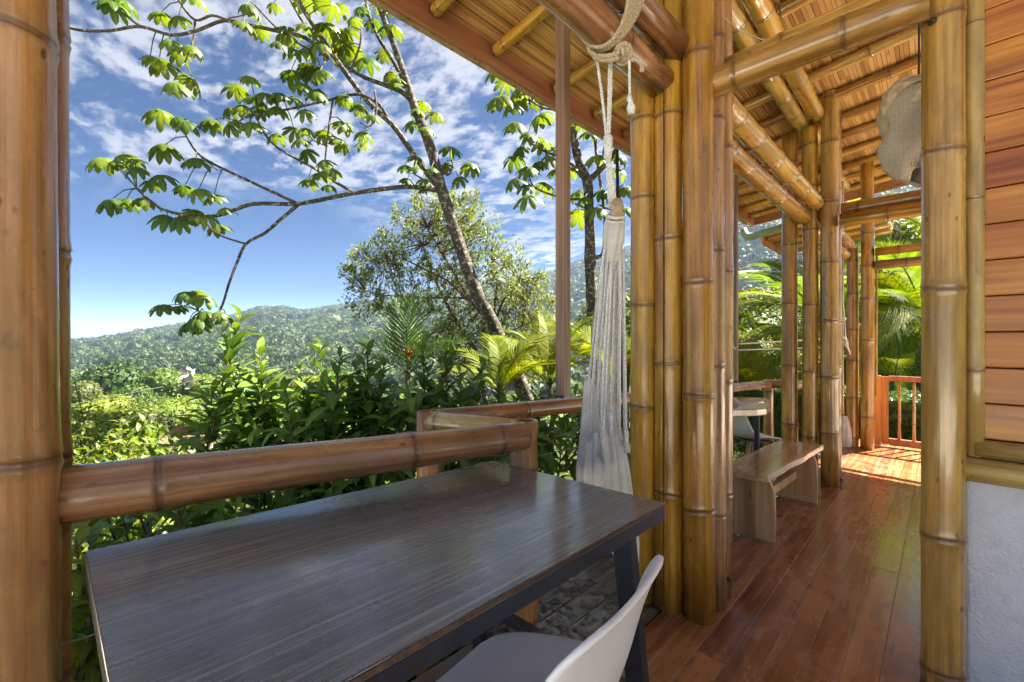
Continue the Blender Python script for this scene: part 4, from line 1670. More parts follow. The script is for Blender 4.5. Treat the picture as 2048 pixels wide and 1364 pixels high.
class Cloud:
    """many copies of a leaf template joined into one mesh."""

    def __init__(self, templates):
        self.t = templates
        self.items = [[] for _ in templates]

    def add(self, pos, x_dir, up, scale, k=0):
        self.items[k].append((pos, x_dir, up, scale))

    def mesh(self, name, mat, smooth=False):
        Vs, Fs, Us, base = [], [], [], 0
        for (V, F, U), its in zip(self.t, self.items):
            if not its:
                continue
            P = np.array([i[0] for i in its], dtype=np.float64)
            X = np.array([i[1] for i in its], dtype=np.float64)
            Up = np.array([i[2] for i in its], dtype=np.float64)
            S = np.array([i[3] for i in its], dtype=np.float64)
            X /= np.linalg.norm(X, axis=1, keepdims=True) + 1e-9
            Y = np.cross(Up, X)
            Y /= np.linalg.norm(Y, axis=1, keepdims=True) + 1e-9
            Z = np.cross(X, Y)
            W = P[:, None, :] + S[:, None, None] * (V[None, :, 0:1] * X[:, None, :] + V[None, :, 1:2] * Y[:, None, :] + V[None, :, 2:3] * Z[:, None, :])
            Vs.append(W.reshape(-1, 3))
            Us.append(np.tile(U, (len(its), 1)))
            nv = len(V)
            for j in range(len(its)):
                o = base + j * nv
                Fs.extend([tuple(q + o for q in f) for f in F])
            base += nv * len(its)
        return mesh_np(name, np.concatenate(Vs), Fs, np.concatenate(Us), mat, smooth)


def frame(pos, xd, up, s=1.0):
    x = Vector(xd).normalized()
    y = Vector(up).cross(x)
    if y.length < 1e-5:
        y = x.orthogonal()
    y.normalize()
    z = x.cross(y)
    m = Matrix((x * s, y * s, z * s)).transposed().to_4x4()
    m.translation = Vector(pos)
    return m


def rvec(r_):
    while True:
        v = Vector((r_.uniform(-1, 1), r_.uniform(-1, 1), r_.uniform(-1, 1)))
        if 0.05 < v.length < 1:
            return v.normalized()


# cecropia leaf: a drooping umbrella of lobes round the stalk, apex at the origin
def cecropia_leaf(seed, nl=9):
    r_ = random.Random(seed)
    vs_, fs, uv = [(0, 0, 0)], [], [(0, .5)]
    gap = 0.5
    for j in range(nl):
        a = 2 * math.pi * (gap / 2 + j) / (nl - 1 + gap + .3) + r_.uniform(-.06, .06)
        L = (0.86 + 0.16 * math.sin(j / (nl - 1) * math.pi)) * r_.uniform(.9, 1.08)
        dr = r_.uniform(.62, .95)
        d = Vector((math.cos(a), math.sin(a), 0))
        n = Vector((-math.sin(a), math.cos(a), 0))
        b = len(vs_)
        prof = [(0.20, 0.085), (0.42, 0.155), (0.66, 0.20), (0.86, 0.15), (1.0, 0.012)]
        for i, (t, w) in enumerate(prof):
            z = -dr * (t ** 2.0) * .85
            x = L * t * (1 - .18 * t * t * dr)
            for s in (-1, 0, 1):
                p_ = d * x + n * (s * w) + Vector((0, 0, z * L + (-0.05 if s else 0.02) + r_.uniform(-.012, .012)))
                vs_.append(tuple(p_))
                uv.append((t, .5 + .5 * s))
        fs += [(0, b, b + 1), (0, b + 1, b + 2)]
        for i in range(len(prof) - 1):
            for s in (0, 1):
                fs.append((b + i * 3 + s, b + i * 3 + 3 + s, b + i * 3 + 4 + s, b + i * 3 + 1 + s))
    return np.array(vs_), fs, np.array(uv)


CL = []
for i in range(5):
    V, F, U = cecropia_leaf(40 + i, 8 + i % 3)
    CL.append(mesh_np('leaf', V, F, U, M['l_cecropia'], True))


def path3(pts, jit=0.0, r_=None):
    """pts: (u, v, d) photo traces at a real distance, smoothed."""
    P = [at(*p_) for p_ in pts]
    if len(P) < 3:
        return P
    out = []
    for i in range(len(P) - 1):
        p0, p1, p2, p3 = P[max(0, i - 1)], P[i], P[i + 1], P[min(len(P) - 1, i + 2)]
        for k in range(4):
            t = k / 4
            out.append(0.5 * ((2 * p1) + (p2 - p0) * t + (2 * p0 - 5 * p1 + 4 * p2 - p3) * t * t + (3 * p1 - p0 - 3 * p2 + p3) * t ** 3))
    out.append(P[-1])
    return out


def cecropia(name, trunk, branches, leaves, label, base_d, seed, R0=0.18):
    r_ = random.Random(seed)
    T = path3([p_[:3] for p_ in trunk])
    root = empty(name, T[0], label, 'tree', 'trees close to the veranda')
    rT = []
    for i, p_ in enumerate(trunk):
        rT += [p_[3]] * (4 if i < len(trunk) - 1 else 1)
    k = [p_[3] for p_ in trunk]
    rT = []
    for i in range(len(trunk) - 1):
        rT += [k[i] + (k[i + 1] - k[i]) * q / 4 for q in range(4)]
    rT.append(k[-1])
    m = MB()
    m.tube(T, [.88 * r * (1 + .08 * noise.noise(Vector((i * .9, seed, 0)))) for i, r in enumerate(rT)], 14)
    m.build('trunk', M['bark'], root, True)
    nodes_ = list(T)
    for pts, ra, rb in branches:
        P = path3(pts)
        n = len(P)
        m = MB()
        m.tube(P, [.86 * (ra + (rb - ra) * i / (n - 1)) for i in range(n)], 9)
        m.build('branch', M['bark'] if ra > .025 else M['bark_twig'], root, True)
        nodes_ += P
    # nearest branch point in the picture plane gives each leaf its distance
    uvd = []
    for p_ in nodes_:
        q = p_ - Vector((0, 0, EYE))
        d = q.dot(FW)
        uvd.append((1024 + FPX * q.dot(RT) / d, 682 - FPX * q.z / d, d))
    stalks = MB()
    for (u, v, sz) in leaves:
        j = min(range(len(uvd)), key=lambda i: (uvd[i][0] - u) ** 2 + (uvd[i][1] + 14 - v) ** 2)
        d = uvd[j][2] + r_.uniform(-.35, .35)
        p_ = at(u, v - 6, d)
        R_ = R0 * sz * r_.uniform(.88, 1.12)
        out = (p_ - nodes_[j])
        out.z = 0
        out = out.normalized() if out.length > 1e-3 else Vector((1, 0, 0))
        nrm = (Vector((0, 0, 1)) + out * r_.uniform(.1, .55) - FW * r_.uniform(0.0, .35) + Vector((r_.uniform(-.25, .25), r_.uniform(-.25, .25), 0))).normalized()
        xa = Matrix.Rotation(r_.uniform(0, 6.28), 3, nrm) @ nrm.orthogonal()
        put('leaf', CL[r_.randrange(5)], root, frame(p_, xa, nrm, R_))
        md = (p_ + nodes_[j]) / 2 + Vector((0, 0, .04))
        stalks.tube([nodes_[j], md, p_ + nrm * -.004], [.007, .006, .005], 5, False)
    o = stalks.build('leaf_stalks', M['stem'], root, True)
    o['kind'] = 'stuff'
    return root


D1 = 6.4
trunk1 = [(1090, 900, D1 + .3, .135), (1050, 790, D1 + .15, .128), (1012, 706, D1, .118), (985, 645, D1, .112), (955, 588, D1, .108), (925, 508, D1, .102), (900, 430, D1, .098), (882, 375, D1, .096),
          (866, 312, D1, .086), (846, 255, D1, .080), (828, 212, D1, .072), (805, 138, D1, .055), (781, 72, D1, .05), (761, 20, D1, .046), (745, -25, D1, .04)]
br1 = [
    ([(884, 383, D1), (845, 376, 6.3), (805, 374, 6.2), (709, 386, 6.0), (600, 407, 5.8), (506, 408, 5.6), (437, 431, 5.5), (376, 431, 5.4), (318, 415, 5.3), (273, 376, 5.2)], .044, .018),
    ([(597, 408, 5.8), (513, 369, 5.7), (427, 328, 5.6), (393, 304, 5.55), (373, 273, 5.5)], .026, .012),
    ([(597, 409, 5.8), (560, 440, 5.7), (530, 466, 5.65), (492, 488, 5.6), (472, 530, 5.5), (458, 567, 5.45), (441, 618, 5.4), (415, 638, 5.4), (396, 621, 5.4)], .027, .012),
    ([(492, 488, 5.6), (434, 468, 5.6), (407, 437, 5.6)], .016, .010),
    ([(880, 376, D1), (853, 345, 6.3), (819, 297, 6.2), (785, 250, 6.0), (737, 205, 5.9), (685, 137, 5.7), (634, 62, 5.5), (600, 7, 5.4), (588, -25, 5.4)], .052, .030),
    ([(826, 205, D1), (800, 182, 6.5), (764, 168, 6.6), (716, 148, 6.7), (660, 105, 6.8), (610, 50, 6.9), (570, -20, 7.0)], .046, .022),
    ([(820, 190, D1), (791, 130, 6.7), (754, 70, 6.9), (735, 20, 7.0), (728, -25, 7.1)], .040, .026),
    ([(778, 244, 6.0), (761, 212, 5.9), (730, 192, 5.8), (700, 190, 5.8), (649, 202, 5.7), (574, 219, 5.6), (500, 232, 5.5), (478, 243, 5.5)], .028, .012),
    ([(665, 202, 5.7), (655, 273, 5.6), (650, 320, 5.6)], .016, .010),
    ([(655, 292, 5.6), (630, 283, 5.6), (618, 272, 5.6)], .010, .008),
    ([(709, 386, 6.0), (660, 358, 5.9), (625, 335, 5.85), (557, 297, 5.8), (526, 263, 5.75), (513, 232, 5.7)], .026, .012),
    ([(660, 120, 5.6), (610, 75, 5.4), (550, 61, 5.3), (500, 50, 5.2), (448, 41, 5.1), (393, 61, 5.0), (342, 70, 5.0), (280, 53, 4.9), (222, 61, 4.9), (164, 61, 4.8), (123, 51, 4.8)], .028, .016),
    ([(282, 54, 4.9), (255, 33, 4.9), (230, 10, 4.9), (222, -20, 4.9)], .018, .012),
    ([(455, 40, 5.1), (424, 31, 5.1), (390, 40, 5.1), (359, 3, 5.1), (350, -25, 5.1)], .018, .014),
    ([(390, 40, 5.1), (386, 85, 5.05), (369, 126, 5.05)], .015, .010),
    ([(458, 36, 5.1), (480, 32, 5.1), (505, 25, 5.1)], .010, .008),
    ([(866, 318, D1), (893, 350, 6.3), (905, 335, 6.2), (903, 318, 6.2)], .020, .012),
    ([(862, 366, D1), (838, 354, 6.3), (825, 346, 6.3)], .018, .010),
    ([(749, 180, 5.9), (753, 220, 5.8), (741, 252, 5.8), (720, 245, 5.8)], .016, .010),
    ([(700, 145, 5.7), (720, 90, 5.6), (722, 60, 5.6)], .020, .012),
    ([(620, 100, 5.5), (560, 62, 5.7), (505, 5, 5.8)], .018, .012),
]
lv1 = [(222, 10, 1.1), (245, 5, 1), (321, 31, 1.1), (357, 38, 1.1), (386, -4, 1), (339, 86, 1), (385, 98, .9), (356, 108, .8), (318, 128, 1.1), (347, 170, 1), (386, 166, 1.05), (300, 118, .8),
       (473, 180, 1.3), (499, 158, .9), (460, 222, .9), (485, 218, .9), (513, 200, 1.1), (533, 192, 1.1), (561, 192, 1), (554, 219, 1), (520, 222, .9), (321, 228, 1.2), (369, 248, 1.1), (352, 240, .9), (424, 246, 1.2), (460, 252, 1.1), (501, 250, 1.2),
       (550, 274, 1.1), (588, 264, 1), (598, 284, .9), (328, 296, 1.2), (392, 322, 1.25), (205, 322, 1.2), (222, 330, .9), (248, 314, 1.1), (273, 340, .9), (270, 325, .8), (321, 356, 1), (304, 370, .9), (222, 405, 1.2), (253, 404, 1.1), (287, 402, 1.1),
       (369, 378, 1.05), (397, 384, 1.05), (428, 396, 1.05), (335, 438, 1.1), (362, 440, 1), (393, 432, 1), (448, 422, .9), (431, 456, 1.05), (415, 440, .8), (492, 14, 1), (508, 26, .9), (547, 12, 1.1), (489, 50, .9), (520, 66, .9),
       (574, 72, 1.1), (588, 104, 1.1), (615, 56, 1.1), (650, 58, 1.2), (680, 68, 1.1), (667, 14, 1.2), (684, 92, 1.1), (560, 90, .9), (640, 90, 1.1), (662, 100, 1.2), (581, 148, 1.1), (602, 172, 1), (626, 144, 1.1), (634, 190, .9), (609, 226, 1.1), (615, 264, .9), (646, 268, 1),
       (612, 306, 1.05), (650, 326, 1.05), (660, 342, .9), (639, 352, .9), (617, 364, .9), (660, 376, .9), (687, 200, 1.0), (687, 252, .9), (684, 290, .9), (610, 7, 1.1), (651, 8, 1.1), (675, 17, 1.2), (705, 42, 1.1), (658, 52, 1.1), (689, 64, 1.1), (696, 99, 1.3), (617, 106, 1.1),
       (611, 140, 1.1), (640, 146, 1), (733, 121, 1.25), (747, 50, 1.2), (785, 56, 1.25), (764, 12, 1.1), (771, 110, 1.0), (790, 20, 1), (720, 20, 1.1), (590, 200, .9), (631, 188, .9), (692, 196, .9), (720, 218, 1), (746, 236, .9), (689, 252, .9), (730, 270, 1), (686, 291, 1), (726, 291, .9),
       (791, 163, 1.0), (775, 155, .9), (846, 210, 1.05), (874, 230, 1.05), (824, 248, 1.1), (855, 261, .9), (835, 225, .8), (901, 300, 1.25), (942, 332, 1.1), (918, 360, 1.1), (889, 337, .9), (863, 341, .8), (836, 320, .9), (809, 337, 1), (830, 340, .9), (815, 363, .9), (850, 364, .9), (845, 385, .6),
       (385, 590, 1.15), (408, 598, 1.1), (365, 590, .9), (322, 616, 1.0), (354, 618, .9), (410, 628, 1), (455, 640, 1), (375, 652, 1.25), (405, 655, 1.1), (395, 640, 1), (436, 632, .8)]
cecropia('cecropia_tree', trunk1, br1, lv1, 'tall leaning tree with mottled trunk and big lobed leaves in front of the sky', D1, 71)
D2 = 7.6
trunk2 = [(1205, 900, D2, .125), (1196, 780, D2, .118), (1190, 700, D2, .112), (1185, 640, D2, .112), (1182, 560, D2, .110), (1180, 515, D2, .118), (1180, 480, D2, .102), (1178, 420, D2, .095), (1175, 365, D2, .100), (1160, 330, D2, .085), (1150, 290, D2, .08), (1143, 245, D2, .075), (1125, 190, D2, .06), (1105, 130, D2, .05)]
br2 = [([(1176, 362, D2), (1200, 340, 7.5), (1220, 318, 7.45), (1235, 292, 7.4), (1244, 260, 7.4)], .065, .035),
       ([(1187, 515, D2), (1206, 505, 7.6), (1210, 440, 7.6), (1203, 380, 7.6), (1192, 300, 7.6), (1190, 250, 7.6)], .04, .03),
       ([(1172, 350, D2), (1130, 320, 7.4), (1085, 300, 7.2), (1060, 285, 7.1), (1046, 270, 7.1)], .03, .012),
       ([(1143, 250, D2), (1115, 222, 7.4), (1085, 215, 7.2), (1060, 200, 7.1), (1045, 185, 7.1)], .03, .014),
       ([(1176, 400, D2), (1130, 396, 7.3), (1090, 385, 7.2), (1065, 370, 7.1), (1058, 350, 7.1)], .028, .012),
       ([(1180, 420, D2), (1150, 408, 7.5), (1160, 410, 7.5)], .02, .012),
       ([(1205, 400, 7.6), (1225, 385, 7.5), (1245, 370, 7.4)], .02, .012),
       ([(1200, 410, 7.6), (1225, 420, 7.5), (1248, 412, 7.4)], .018, .012),
       ([(1060, 205, 7.1), (1020, 160, 7.0), (1000, 140, 7.0)], .018, .010)]
lv2 = [(993, 145, 1.1), (1000, 198, 1.5), (1038, 200, 1.2), (1045, 180, 1.2), (1075, 200, 1.1), (1031, 250, 1.35), (1079, 236, 1.35), (1058, 272, 1.1), (1027, 318, 1.35), (1089, 288, 1.35), (1058, 340, 1.25), (1096, 318, 1.2), (1024, 366, 1.25), (1055, 374, 1.2), (1092, 374, 1.2), (1056, 396, 1.4), (1075, 330, 1.1),
       (1161, 250, 1.1), (1181, 268, 1.2), (1195, 316, 1.2), (1243, 316, 1.2), (1243, 345, 1.2), (1154, 388, 1.2), (1202, 386, 1.2), (1250, 380, 1.2), (1157, 432, 1.35), (1192, 422, 1.2), (1250, 422, 1.2), (1144, 343, 1), (1010, 170, 1), (1110, 345, 1.1), (1120, 300, 1.1), (1020, 215, 1), (1215, 290, 1.1), (1228, 400, 1), (1170, 400, 1), (1040, 300, 1)]
cecropia('cecropia_tree', trunk2, br2, lv2, 'straighter tree with white flecked trunk behind the hammock chair', D2, 72, 0.205)

# ------------------------------------------------------------------ leafy shrubs close to the railing
LT = [lance(1.0, w, 5, fo, dr) for w, fo, dr in ((.33, .25, .10), (.36, .18, .28), (.30, .35, .42))]
LM = [mesh_np('leaf', V, F, U, M['l_laurel'], True) for V, F, U in LT]
LMS = [mesh_np('leaf', V, F, U, M['l_sunny'], True) for V, F, U in LT]


def shrub(base, tips, label, seed, leaf=0.15, meshes=None, mat='l_laurel', max_parts=110, start=0.30, step=0.028, group='shrubs along the railing', sub=0, fill=0, fillr=(0.6, 0.6, 0.5), fillc=None):
    """stems from the ground to tips, leaves alternating along them; the largest leaves are parts, the rest one joined part."""
    r_ = random.Random(seed)
    root = empty('leafy_shrub', base, label, 'shrub', group)
    meshes = meshes or LM
    cl = Cloud(LT)
    allp = []
    for tip in tips:
        tip = Vector(tip)
        b = Vector(base) + Vector((r_.uniform(-.35, .35), r_.uniform(-.35, .35), 0))
        stems = [(b, tip, 1.0)]
        for q in range(sub):
            t = r_.uniform(.35, .85)
            s0 = b.lerp(tip, t)
            dv = (tip - b).normalized() * r_.uniform(.25, .5) + Vector((r_.uniform(-1, 1), r_.uniform(-1, 1), r_.uniform(-.1, .5))) * r_.uniform(.2, .45)
            stems.append((s0, s0 + dv, .6))
        for (s0, s1, th) in stems:
            L = (s1 - s0).length
            mid = s0.lerp(s1, .5) + Vector((r_.uniform(-.08, .08), r_.uniform(-.08, .08), .04)) * L
            n = 7
            P = [(1 - t) ** 2 * s0 + 2 * t * (1 - t) * mid + t * t * s1 for t in [i / n for i in range(n + 1)]]
            m = MB()
            m.tube(P, [(.011 - .008 * i / n) * th + .0012 for i in range(n + 1)], 6)
            m.build('stem', M['bark_twig'] if th == 1 else M['stem'], root, True)
            nl = int(L * (1 - start) / step)
            ph = r_.uniform(0, 6.28)
            for i in range(nl + 1):
                t = start + (1 - start) * (i / max(1, nl)) if th == 1 else .12 + .88 * i / max(1, nl)
                c = (1 - t) ** 2 * s0 + 2 * t * (1 - t) * mid + t * t * s1
                d = (2 * (1 - t) * (mid - s0) + 2 * t * (s1 - mid)).normalized()
                ph += 2.4 + r_.uniform(-.4, .4)
                o1 = d.orthogonal().normalized()
                side = (o1 * math.cos(ph) + d.cross(o1) * math.sin(ph))
                up_amt = 0.55 + .7 * max(0, (t - .75) / .25)
                xd = (side + d * up_amt * r_.uniform(.6, 1.2) + Vector((0, 0, r_.uniform(-.35, .15)))).normalized()
                nrm = (d + Vector((0, 0, .8)) + rvec(r_) * .35)
                s = leaf * r_.uniform(.72, 1.15) * (1 - .35 * max(0, (t - .85) / .15))
                allp.append((c, xd, nrm, s))
    for i in range(fill):
        v = rvec(r_) * (r_.random() ** .4)
        c = Vector(fillc or base) + Vector((v.x * fillr[0], v.y * fillr[1], v.z * fillr[2]))
        xd = (rvec(r_) + Vector((v.x, v.y, -.2)) * .8).normalized()
        allp.append((c, xd, Vector((0, 0, 1)) + rvec(r_) * .6, leaf * r_.uniform(.7, 1.1)))
    # the leaves seen largest are parts of their own
    key = lambda q: (q[0] - Vector((0, 0, EYE))).length / q[3]
    allp.sort(key=key)
    for k, (c, xd, nrm, s) in enumerate(allp):
        if k < max_parts:
            put('leaf', meshes[r_.randrange(3)], root, frame(c, xd, nrm, s))
        else:
            cl.add(c, xd, nrm, s, r_.randrange(3))
    if any(cl.items):
        o = put('leaves', cl.mesh('leaves', M[mat], True), root)
        o['kind'] = 'stuff'
    return root


def gz(p_):
    return Vector((p_.x, p_.y, height(p_.x, p_.y) - .05))


def A(l, d, j=0.25, seed=0):
    r_ = random.Random(seed)
    return [at(u, v, d + r_.uniform(-j, j)) for u, v in l]


shrub(gz(at(478, 800, 2.75)), [at(480, 632, 2.7), at(452, 690, 2.75), at(520, 705, 2.8), at(425, 780, 2.7), at(545, 765, 2.85)],
      'tallest glossy sprig of the shrub row, rising above the hills', 31, .215, start=.34, step=.024, max_parts=170, sub=1, fill=50, fillr=(.28, .3, .32), fillc=at(490, 850, 2.85))
shrub(gz(at(620, 830, 2.9)), A([(640, 690), (600, 735), (570, 775), (680, 715), (655, 760), (615, 780)], 2.9, .25, 2), 'dark glossy shrub between the tallest sprig and the small palm', 32, .19, sub=3, max_parts=260, step=.026, fill=130, fillr=(.42, .42, .34), fillc=at(620, 850, 3.0))
shrub(gz(at(745, 840, 3.0)), A([(735, 698), (700, 745), (770, 720), (790, 780), (725, 780), (760, 760)], 3.0, .25, 3), 'dark glossy shrub in front of the small dark palm', 33, .19, sub=3, max_parts=260, step=.026, fill=130, fillr=(.42, .42, .34), fillc=at(755, 850, 3.1))
shrub(gz(at(860, 840, 3.15)), A([(845, 695), (820, 735), (890, 705), (870, 770), (920, 745), (855, 740)], 3.15, .25, 4), 'dark glossy shrub behind the railing corner post', 34, .19, sub=3, max_parts=260, step=.026, fill=130, fillr=(.42, .42, .36), fillc=at(880, 850, 3.25))
shrub(gz(at(985, 850, 3.3)), A([(965, 740), (1000, 765), (1035, 790), (945, 775), (1070, 800)], 3.3, .25, 5), 'dark glossy shrub under the yellow palm fronds', 35, .17, sub=3, max_parts=200, step=.023, fill=260, fillr=(.5, .5, .36), fillc=at(1000, 880, 3.4))
shrub(gz(at(1120, 860, 3.4)), A([(1085, 800), (1130, 815), (1170, 800), (1210, 790), (1240, 770)], 3.5, .3, 6), 'leafy shrub behind the outer rail next to the hammock chair', 36, .13, sub=3, max_parts=160, step=.026, fill=500, fillr=(.75, .7, .55), fillc=at(1150, 890, 3.5))
# lower shrubs filling the space under the rail
shrub(gz(at(330, 1020, 1.9)), A([(260, 950), (340, 930), (410, 960), (200, 990), (300, 1010)], 2.0, .2, 7), 'low leafy shrub under the near rail, left part', 37, .16, sub=2, max_parts=200, fill=110, fillr=(.6, .6, .45), fillc=at(300, 1060, 2.1))
shrub(gz(at(600, 960, 2.2)), A([(520, 910), (600, 890), (660, 905), (720, 880), (560, 940)], 2.3, .2, 8), 'low leafy shrub seen between the near rail and the table', 38, .16, sub=2, max_parts=200, fill=110, fillr=(.7, .7, .45), fillc=at(600, 1000, 2.4))
shrub(gz(at(830, 940, 2.6)), A([(760, 890), (830, 880), (900, 900), (960, 880), (1000, 900)], 2.6, .2, 9), 'low leafy shrub below the railing corner', 39, .16, sub=2, max_parts=200, fill=140, fillr=(.8, .8, .5), fillc=at(880, 960, 2.75))
shrub(gz(at(160, 1180, 1.55)), A([(150, 1080), (190, 1120), (160, 1200), (180, 1270), (140, 1310)], 1.6, .1, 10), 'broad leaved plant beside the left pole, below the table edge', 40, .16, sub=1, max_parts=80, meshes=LMS, mat='l_sunny', fill=110, fillr=(.4, .5, .5), fillc=at(165, 1230, 1.8))
# sunlit bush at the left
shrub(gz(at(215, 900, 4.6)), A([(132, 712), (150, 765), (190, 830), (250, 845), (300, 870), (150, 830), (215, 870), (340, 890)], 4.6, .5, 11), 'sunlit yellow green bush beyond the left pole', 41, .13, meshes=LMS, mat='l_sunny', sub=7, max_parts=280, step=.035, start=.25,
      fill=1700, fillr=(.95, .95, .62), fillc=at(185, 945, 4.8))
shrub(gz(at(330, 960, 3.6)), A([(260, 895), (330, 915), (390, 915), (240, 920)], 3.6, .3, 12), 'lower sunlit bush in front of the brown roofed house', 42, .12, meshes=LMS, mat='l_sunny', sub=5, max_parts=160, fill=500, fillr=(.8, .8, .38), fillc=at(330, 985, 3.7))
# large dry leaf lying on the shrub tops
V, F, U = lance(1, .32, 6, .2, .25)
tag(put('dry_leaf', mesh_np('dry_leaf', V, F, U, M['drybrown'], True), None, frame(at(388, 858, 2.7), -RT * .9 + Vector((0, 0, -.05)) - FW * .2, Vector((0, 0, 1)) - FW * .5, .20)), 'large curled brown leaf caught in the shrub tops', 'dead leaf')


# ------------------------------------------------------------------ palms
def frond_mesh(name, L, nl, ll, droop, mat, seed, vee=0.5, lw=0.028):
    r_ = random.Random(seed)
    vs_, fs, uv = [], [], []

    def pt(t):
        return Vector((L * t * (1 - .18 * droop * t * t), 0, L * (.10 * math.sin(t * 2.2) - droop * t ** 2.3 * .62)))
    mb_ = MB()
    n = 10
    mb_.tube([pt(i / n) for i in range(n + 1)], [.016 * L * .5 * (1 - .85 * i / n) + .001 for i in range(n + 1)], 5)
    vs_ += [tuple(p_) for p_ in mb_.v]
    fs += mb_.f
    uv += [(.5, .5)] * len(mb_.v)
    for i in range(nl):
        t = .14 + .86 * i / (nl - 1)
        c = pt(t)
        tg = (pt(min(1, t + .02)) - pt(t - .02)).normalized()
        l = ll * (math.sin(math.pi * (.12 + .80 * t)) ** .8) * r_.uniform(.9, 1.08)
        for s in (-1, 1):
            lat = Vector((0, s, 0))
            upv = Vector((0, 0, 1))
            d = (lat * (1 - .55 * t) + tg * (.45 + .7 * t) + upv * vee * r_.uniform(.5, 1.1)).normalized()
            b = len(vs_)
            w = lw * l * 1.6
            wv = tg * w
            p1 = c + d * l * .5 + Vector((0, 0, -.02 * l))
            p2 = c + d * l * .98 + Vector((0, 0, -r_.uniform(.12, .38) * l))
            for q in (c - wv * .5, c + wv * .5, p1 - wv * .8, p1 + wv * .8, p2):
                vs_.append(tuple(q))
            uv += [(0, 0), (0, 1), (.5, 0), (.5, 1), (1, .5)]
            fs += [(b, b + 1, b + 3, b + 2), (b + 2, b + 3, b + 4)]
    return mesh_np(name, np.array(vs_), fs, np.array(uv), mat, False)


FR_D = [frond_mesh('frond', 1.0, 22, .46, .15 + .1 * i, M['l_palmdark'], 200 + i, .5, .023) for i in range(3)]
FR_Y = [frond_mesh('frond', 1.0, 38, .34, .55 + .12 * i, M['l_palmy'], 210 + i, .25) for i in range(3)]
FR_C = [frond_mesh('frond', 1.0, 60, .30, .60 + .15 * i, M['l_palm'], 220 + i, .05, .018) for i in range(3)]
FR_CY = [frond_mesh('frond', 1.0, 60, .30, .65 + .12 * i, M['l_palmy'], 230 + i, .05, .018) for i in range(3)]


def palm(base_top, fronds, meshes, label, trunk_r, seed, stalk=True, group='palms round the veranda', ground=None):
    """fronds: (azimuth from the camera's right, elevation, length) in degrees and metres."""
    r_ = random.Random(seed)
    g = gz(base_top)
    root = empty('palm', g, label, 'palm', group)
    if stalk:
        m = MB()
        n = 8
        P = [g.lerp(base_top, i / n) + Vector((.04 * math.sin(i), .03 * math.cos(i * 1.3), 0)) * (i < n) for i in range(n + 1)]
        m.tube(P, [trunk_r * (1.15 - .3 * i / n) for i in range(n + 1)], 10)
        m.build('trunk', M['bark'], root, True)
    for k, (az_, el, L) in enumerate(fronds):
        a = R(az_)
        h = RT * math.cos(a) + FW * math.sin(a)
        xd = h * math.cos(R(el)) + Vector((0, 0, math.sin(R(el))))
        up = Vector((0, 0, 1)) * math.cos(R(el)) - h * math.sin(R(el))
        up = up + h.cross(Vector((0, 0, 1))) * r_.uniform(-.3, .3)
        put('frond', meshes[r_.randrange(len(meshes))], root, frame(base_top, xd, up, L))
    return root


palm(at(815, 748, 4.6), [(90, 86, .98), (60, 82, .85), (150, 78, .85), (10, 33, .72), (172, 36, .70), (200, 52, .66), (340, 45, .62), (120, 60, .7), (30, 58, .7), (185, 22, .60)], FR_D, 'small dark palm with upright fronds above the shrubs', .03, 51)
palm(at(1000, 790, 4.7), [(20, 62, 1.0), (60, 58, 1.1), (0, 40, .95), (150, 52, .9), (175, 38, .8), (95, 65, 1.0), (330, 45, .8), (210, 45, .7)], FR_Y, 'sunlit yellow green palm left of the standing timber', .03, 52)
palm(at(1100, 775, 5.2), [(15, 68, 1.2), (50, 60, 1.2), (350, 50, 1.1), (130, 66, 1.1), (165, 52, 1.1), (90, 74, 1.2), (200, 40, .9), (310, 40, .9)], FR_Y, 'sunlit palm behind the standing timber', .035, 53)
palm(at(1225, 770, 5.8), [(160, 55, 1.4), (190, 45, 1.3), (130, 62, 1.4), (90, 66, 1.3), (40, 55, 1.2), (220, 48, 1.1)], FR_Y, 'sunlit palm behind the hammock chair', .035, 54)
palm(at(1655, 655, 8.3), [(178, 22, 2.7), (172, -2, 2.5), (185, 42, 2.6), (200, 58, 2.4), (160, 35, 2.6), (0, 25, 2.4), (10, 50, 2.3), (340, 5, 2.4), (90, 55, 2.2), (215, -12, 2.3), (270, 40, 2.0), (165, -28, 2.2)], FR_C + FR_CY, 'coconut palm behind the middle cluster, fronds arching over the railing', .11, 55)
palm(at(1850, 640, 8.4), [(175, 18, 2.6), (168, 44, 2.6), (190, -8, 2.4), (185, 32, 2.7), (200, 55, 2.4), (150, 60, 2.4), (10, 30, 2.4), (340, 10, 2.2), (215, 10, 2.2), (240, 28, 2.0), (90, 60, 2.2), (170, -35, 2.2), (205, -30, 2.0)], FR_C + FR_CY, 'big coconut palm seen through the opening over the gate', .12, 56)
palm(at(1770, 760, 9.6), [(120, 60, 1.9), (60, 60, 1.9), (170, 40, 1.8), (10, 40, 1.8), (90, 76, 2.0), (200, 48, 1.6), (340, 46, 1.6), (240, 40, 1.5)], FR_CY, 'bright yellow palm just beyond the gate hedge', .08, 57)
palm(at(1790, 430, 10.5), [(178, -10, 2.6), (160, 20, 2.6), (200, -30, 2.4), (0, -8, 2.5), (20, 20, 2.4), (340, -35, 2.3), (270, -20, 2.2), (240, 10, 2.2), (90, 30, 2.2)], FR_CY, 'tall palm crown above the gate opening', .10, 58)
palm(at(1500, 800, 8.0), [(150, 70, 1.5), (60, 66, 1.6), (100, 78, 1.6), (20, 45, 1.4), (185, 45, 1.4), (220, 60, 1.1)], FR_Y, 'bright young palm beyond the far rail corner', .05, 59)


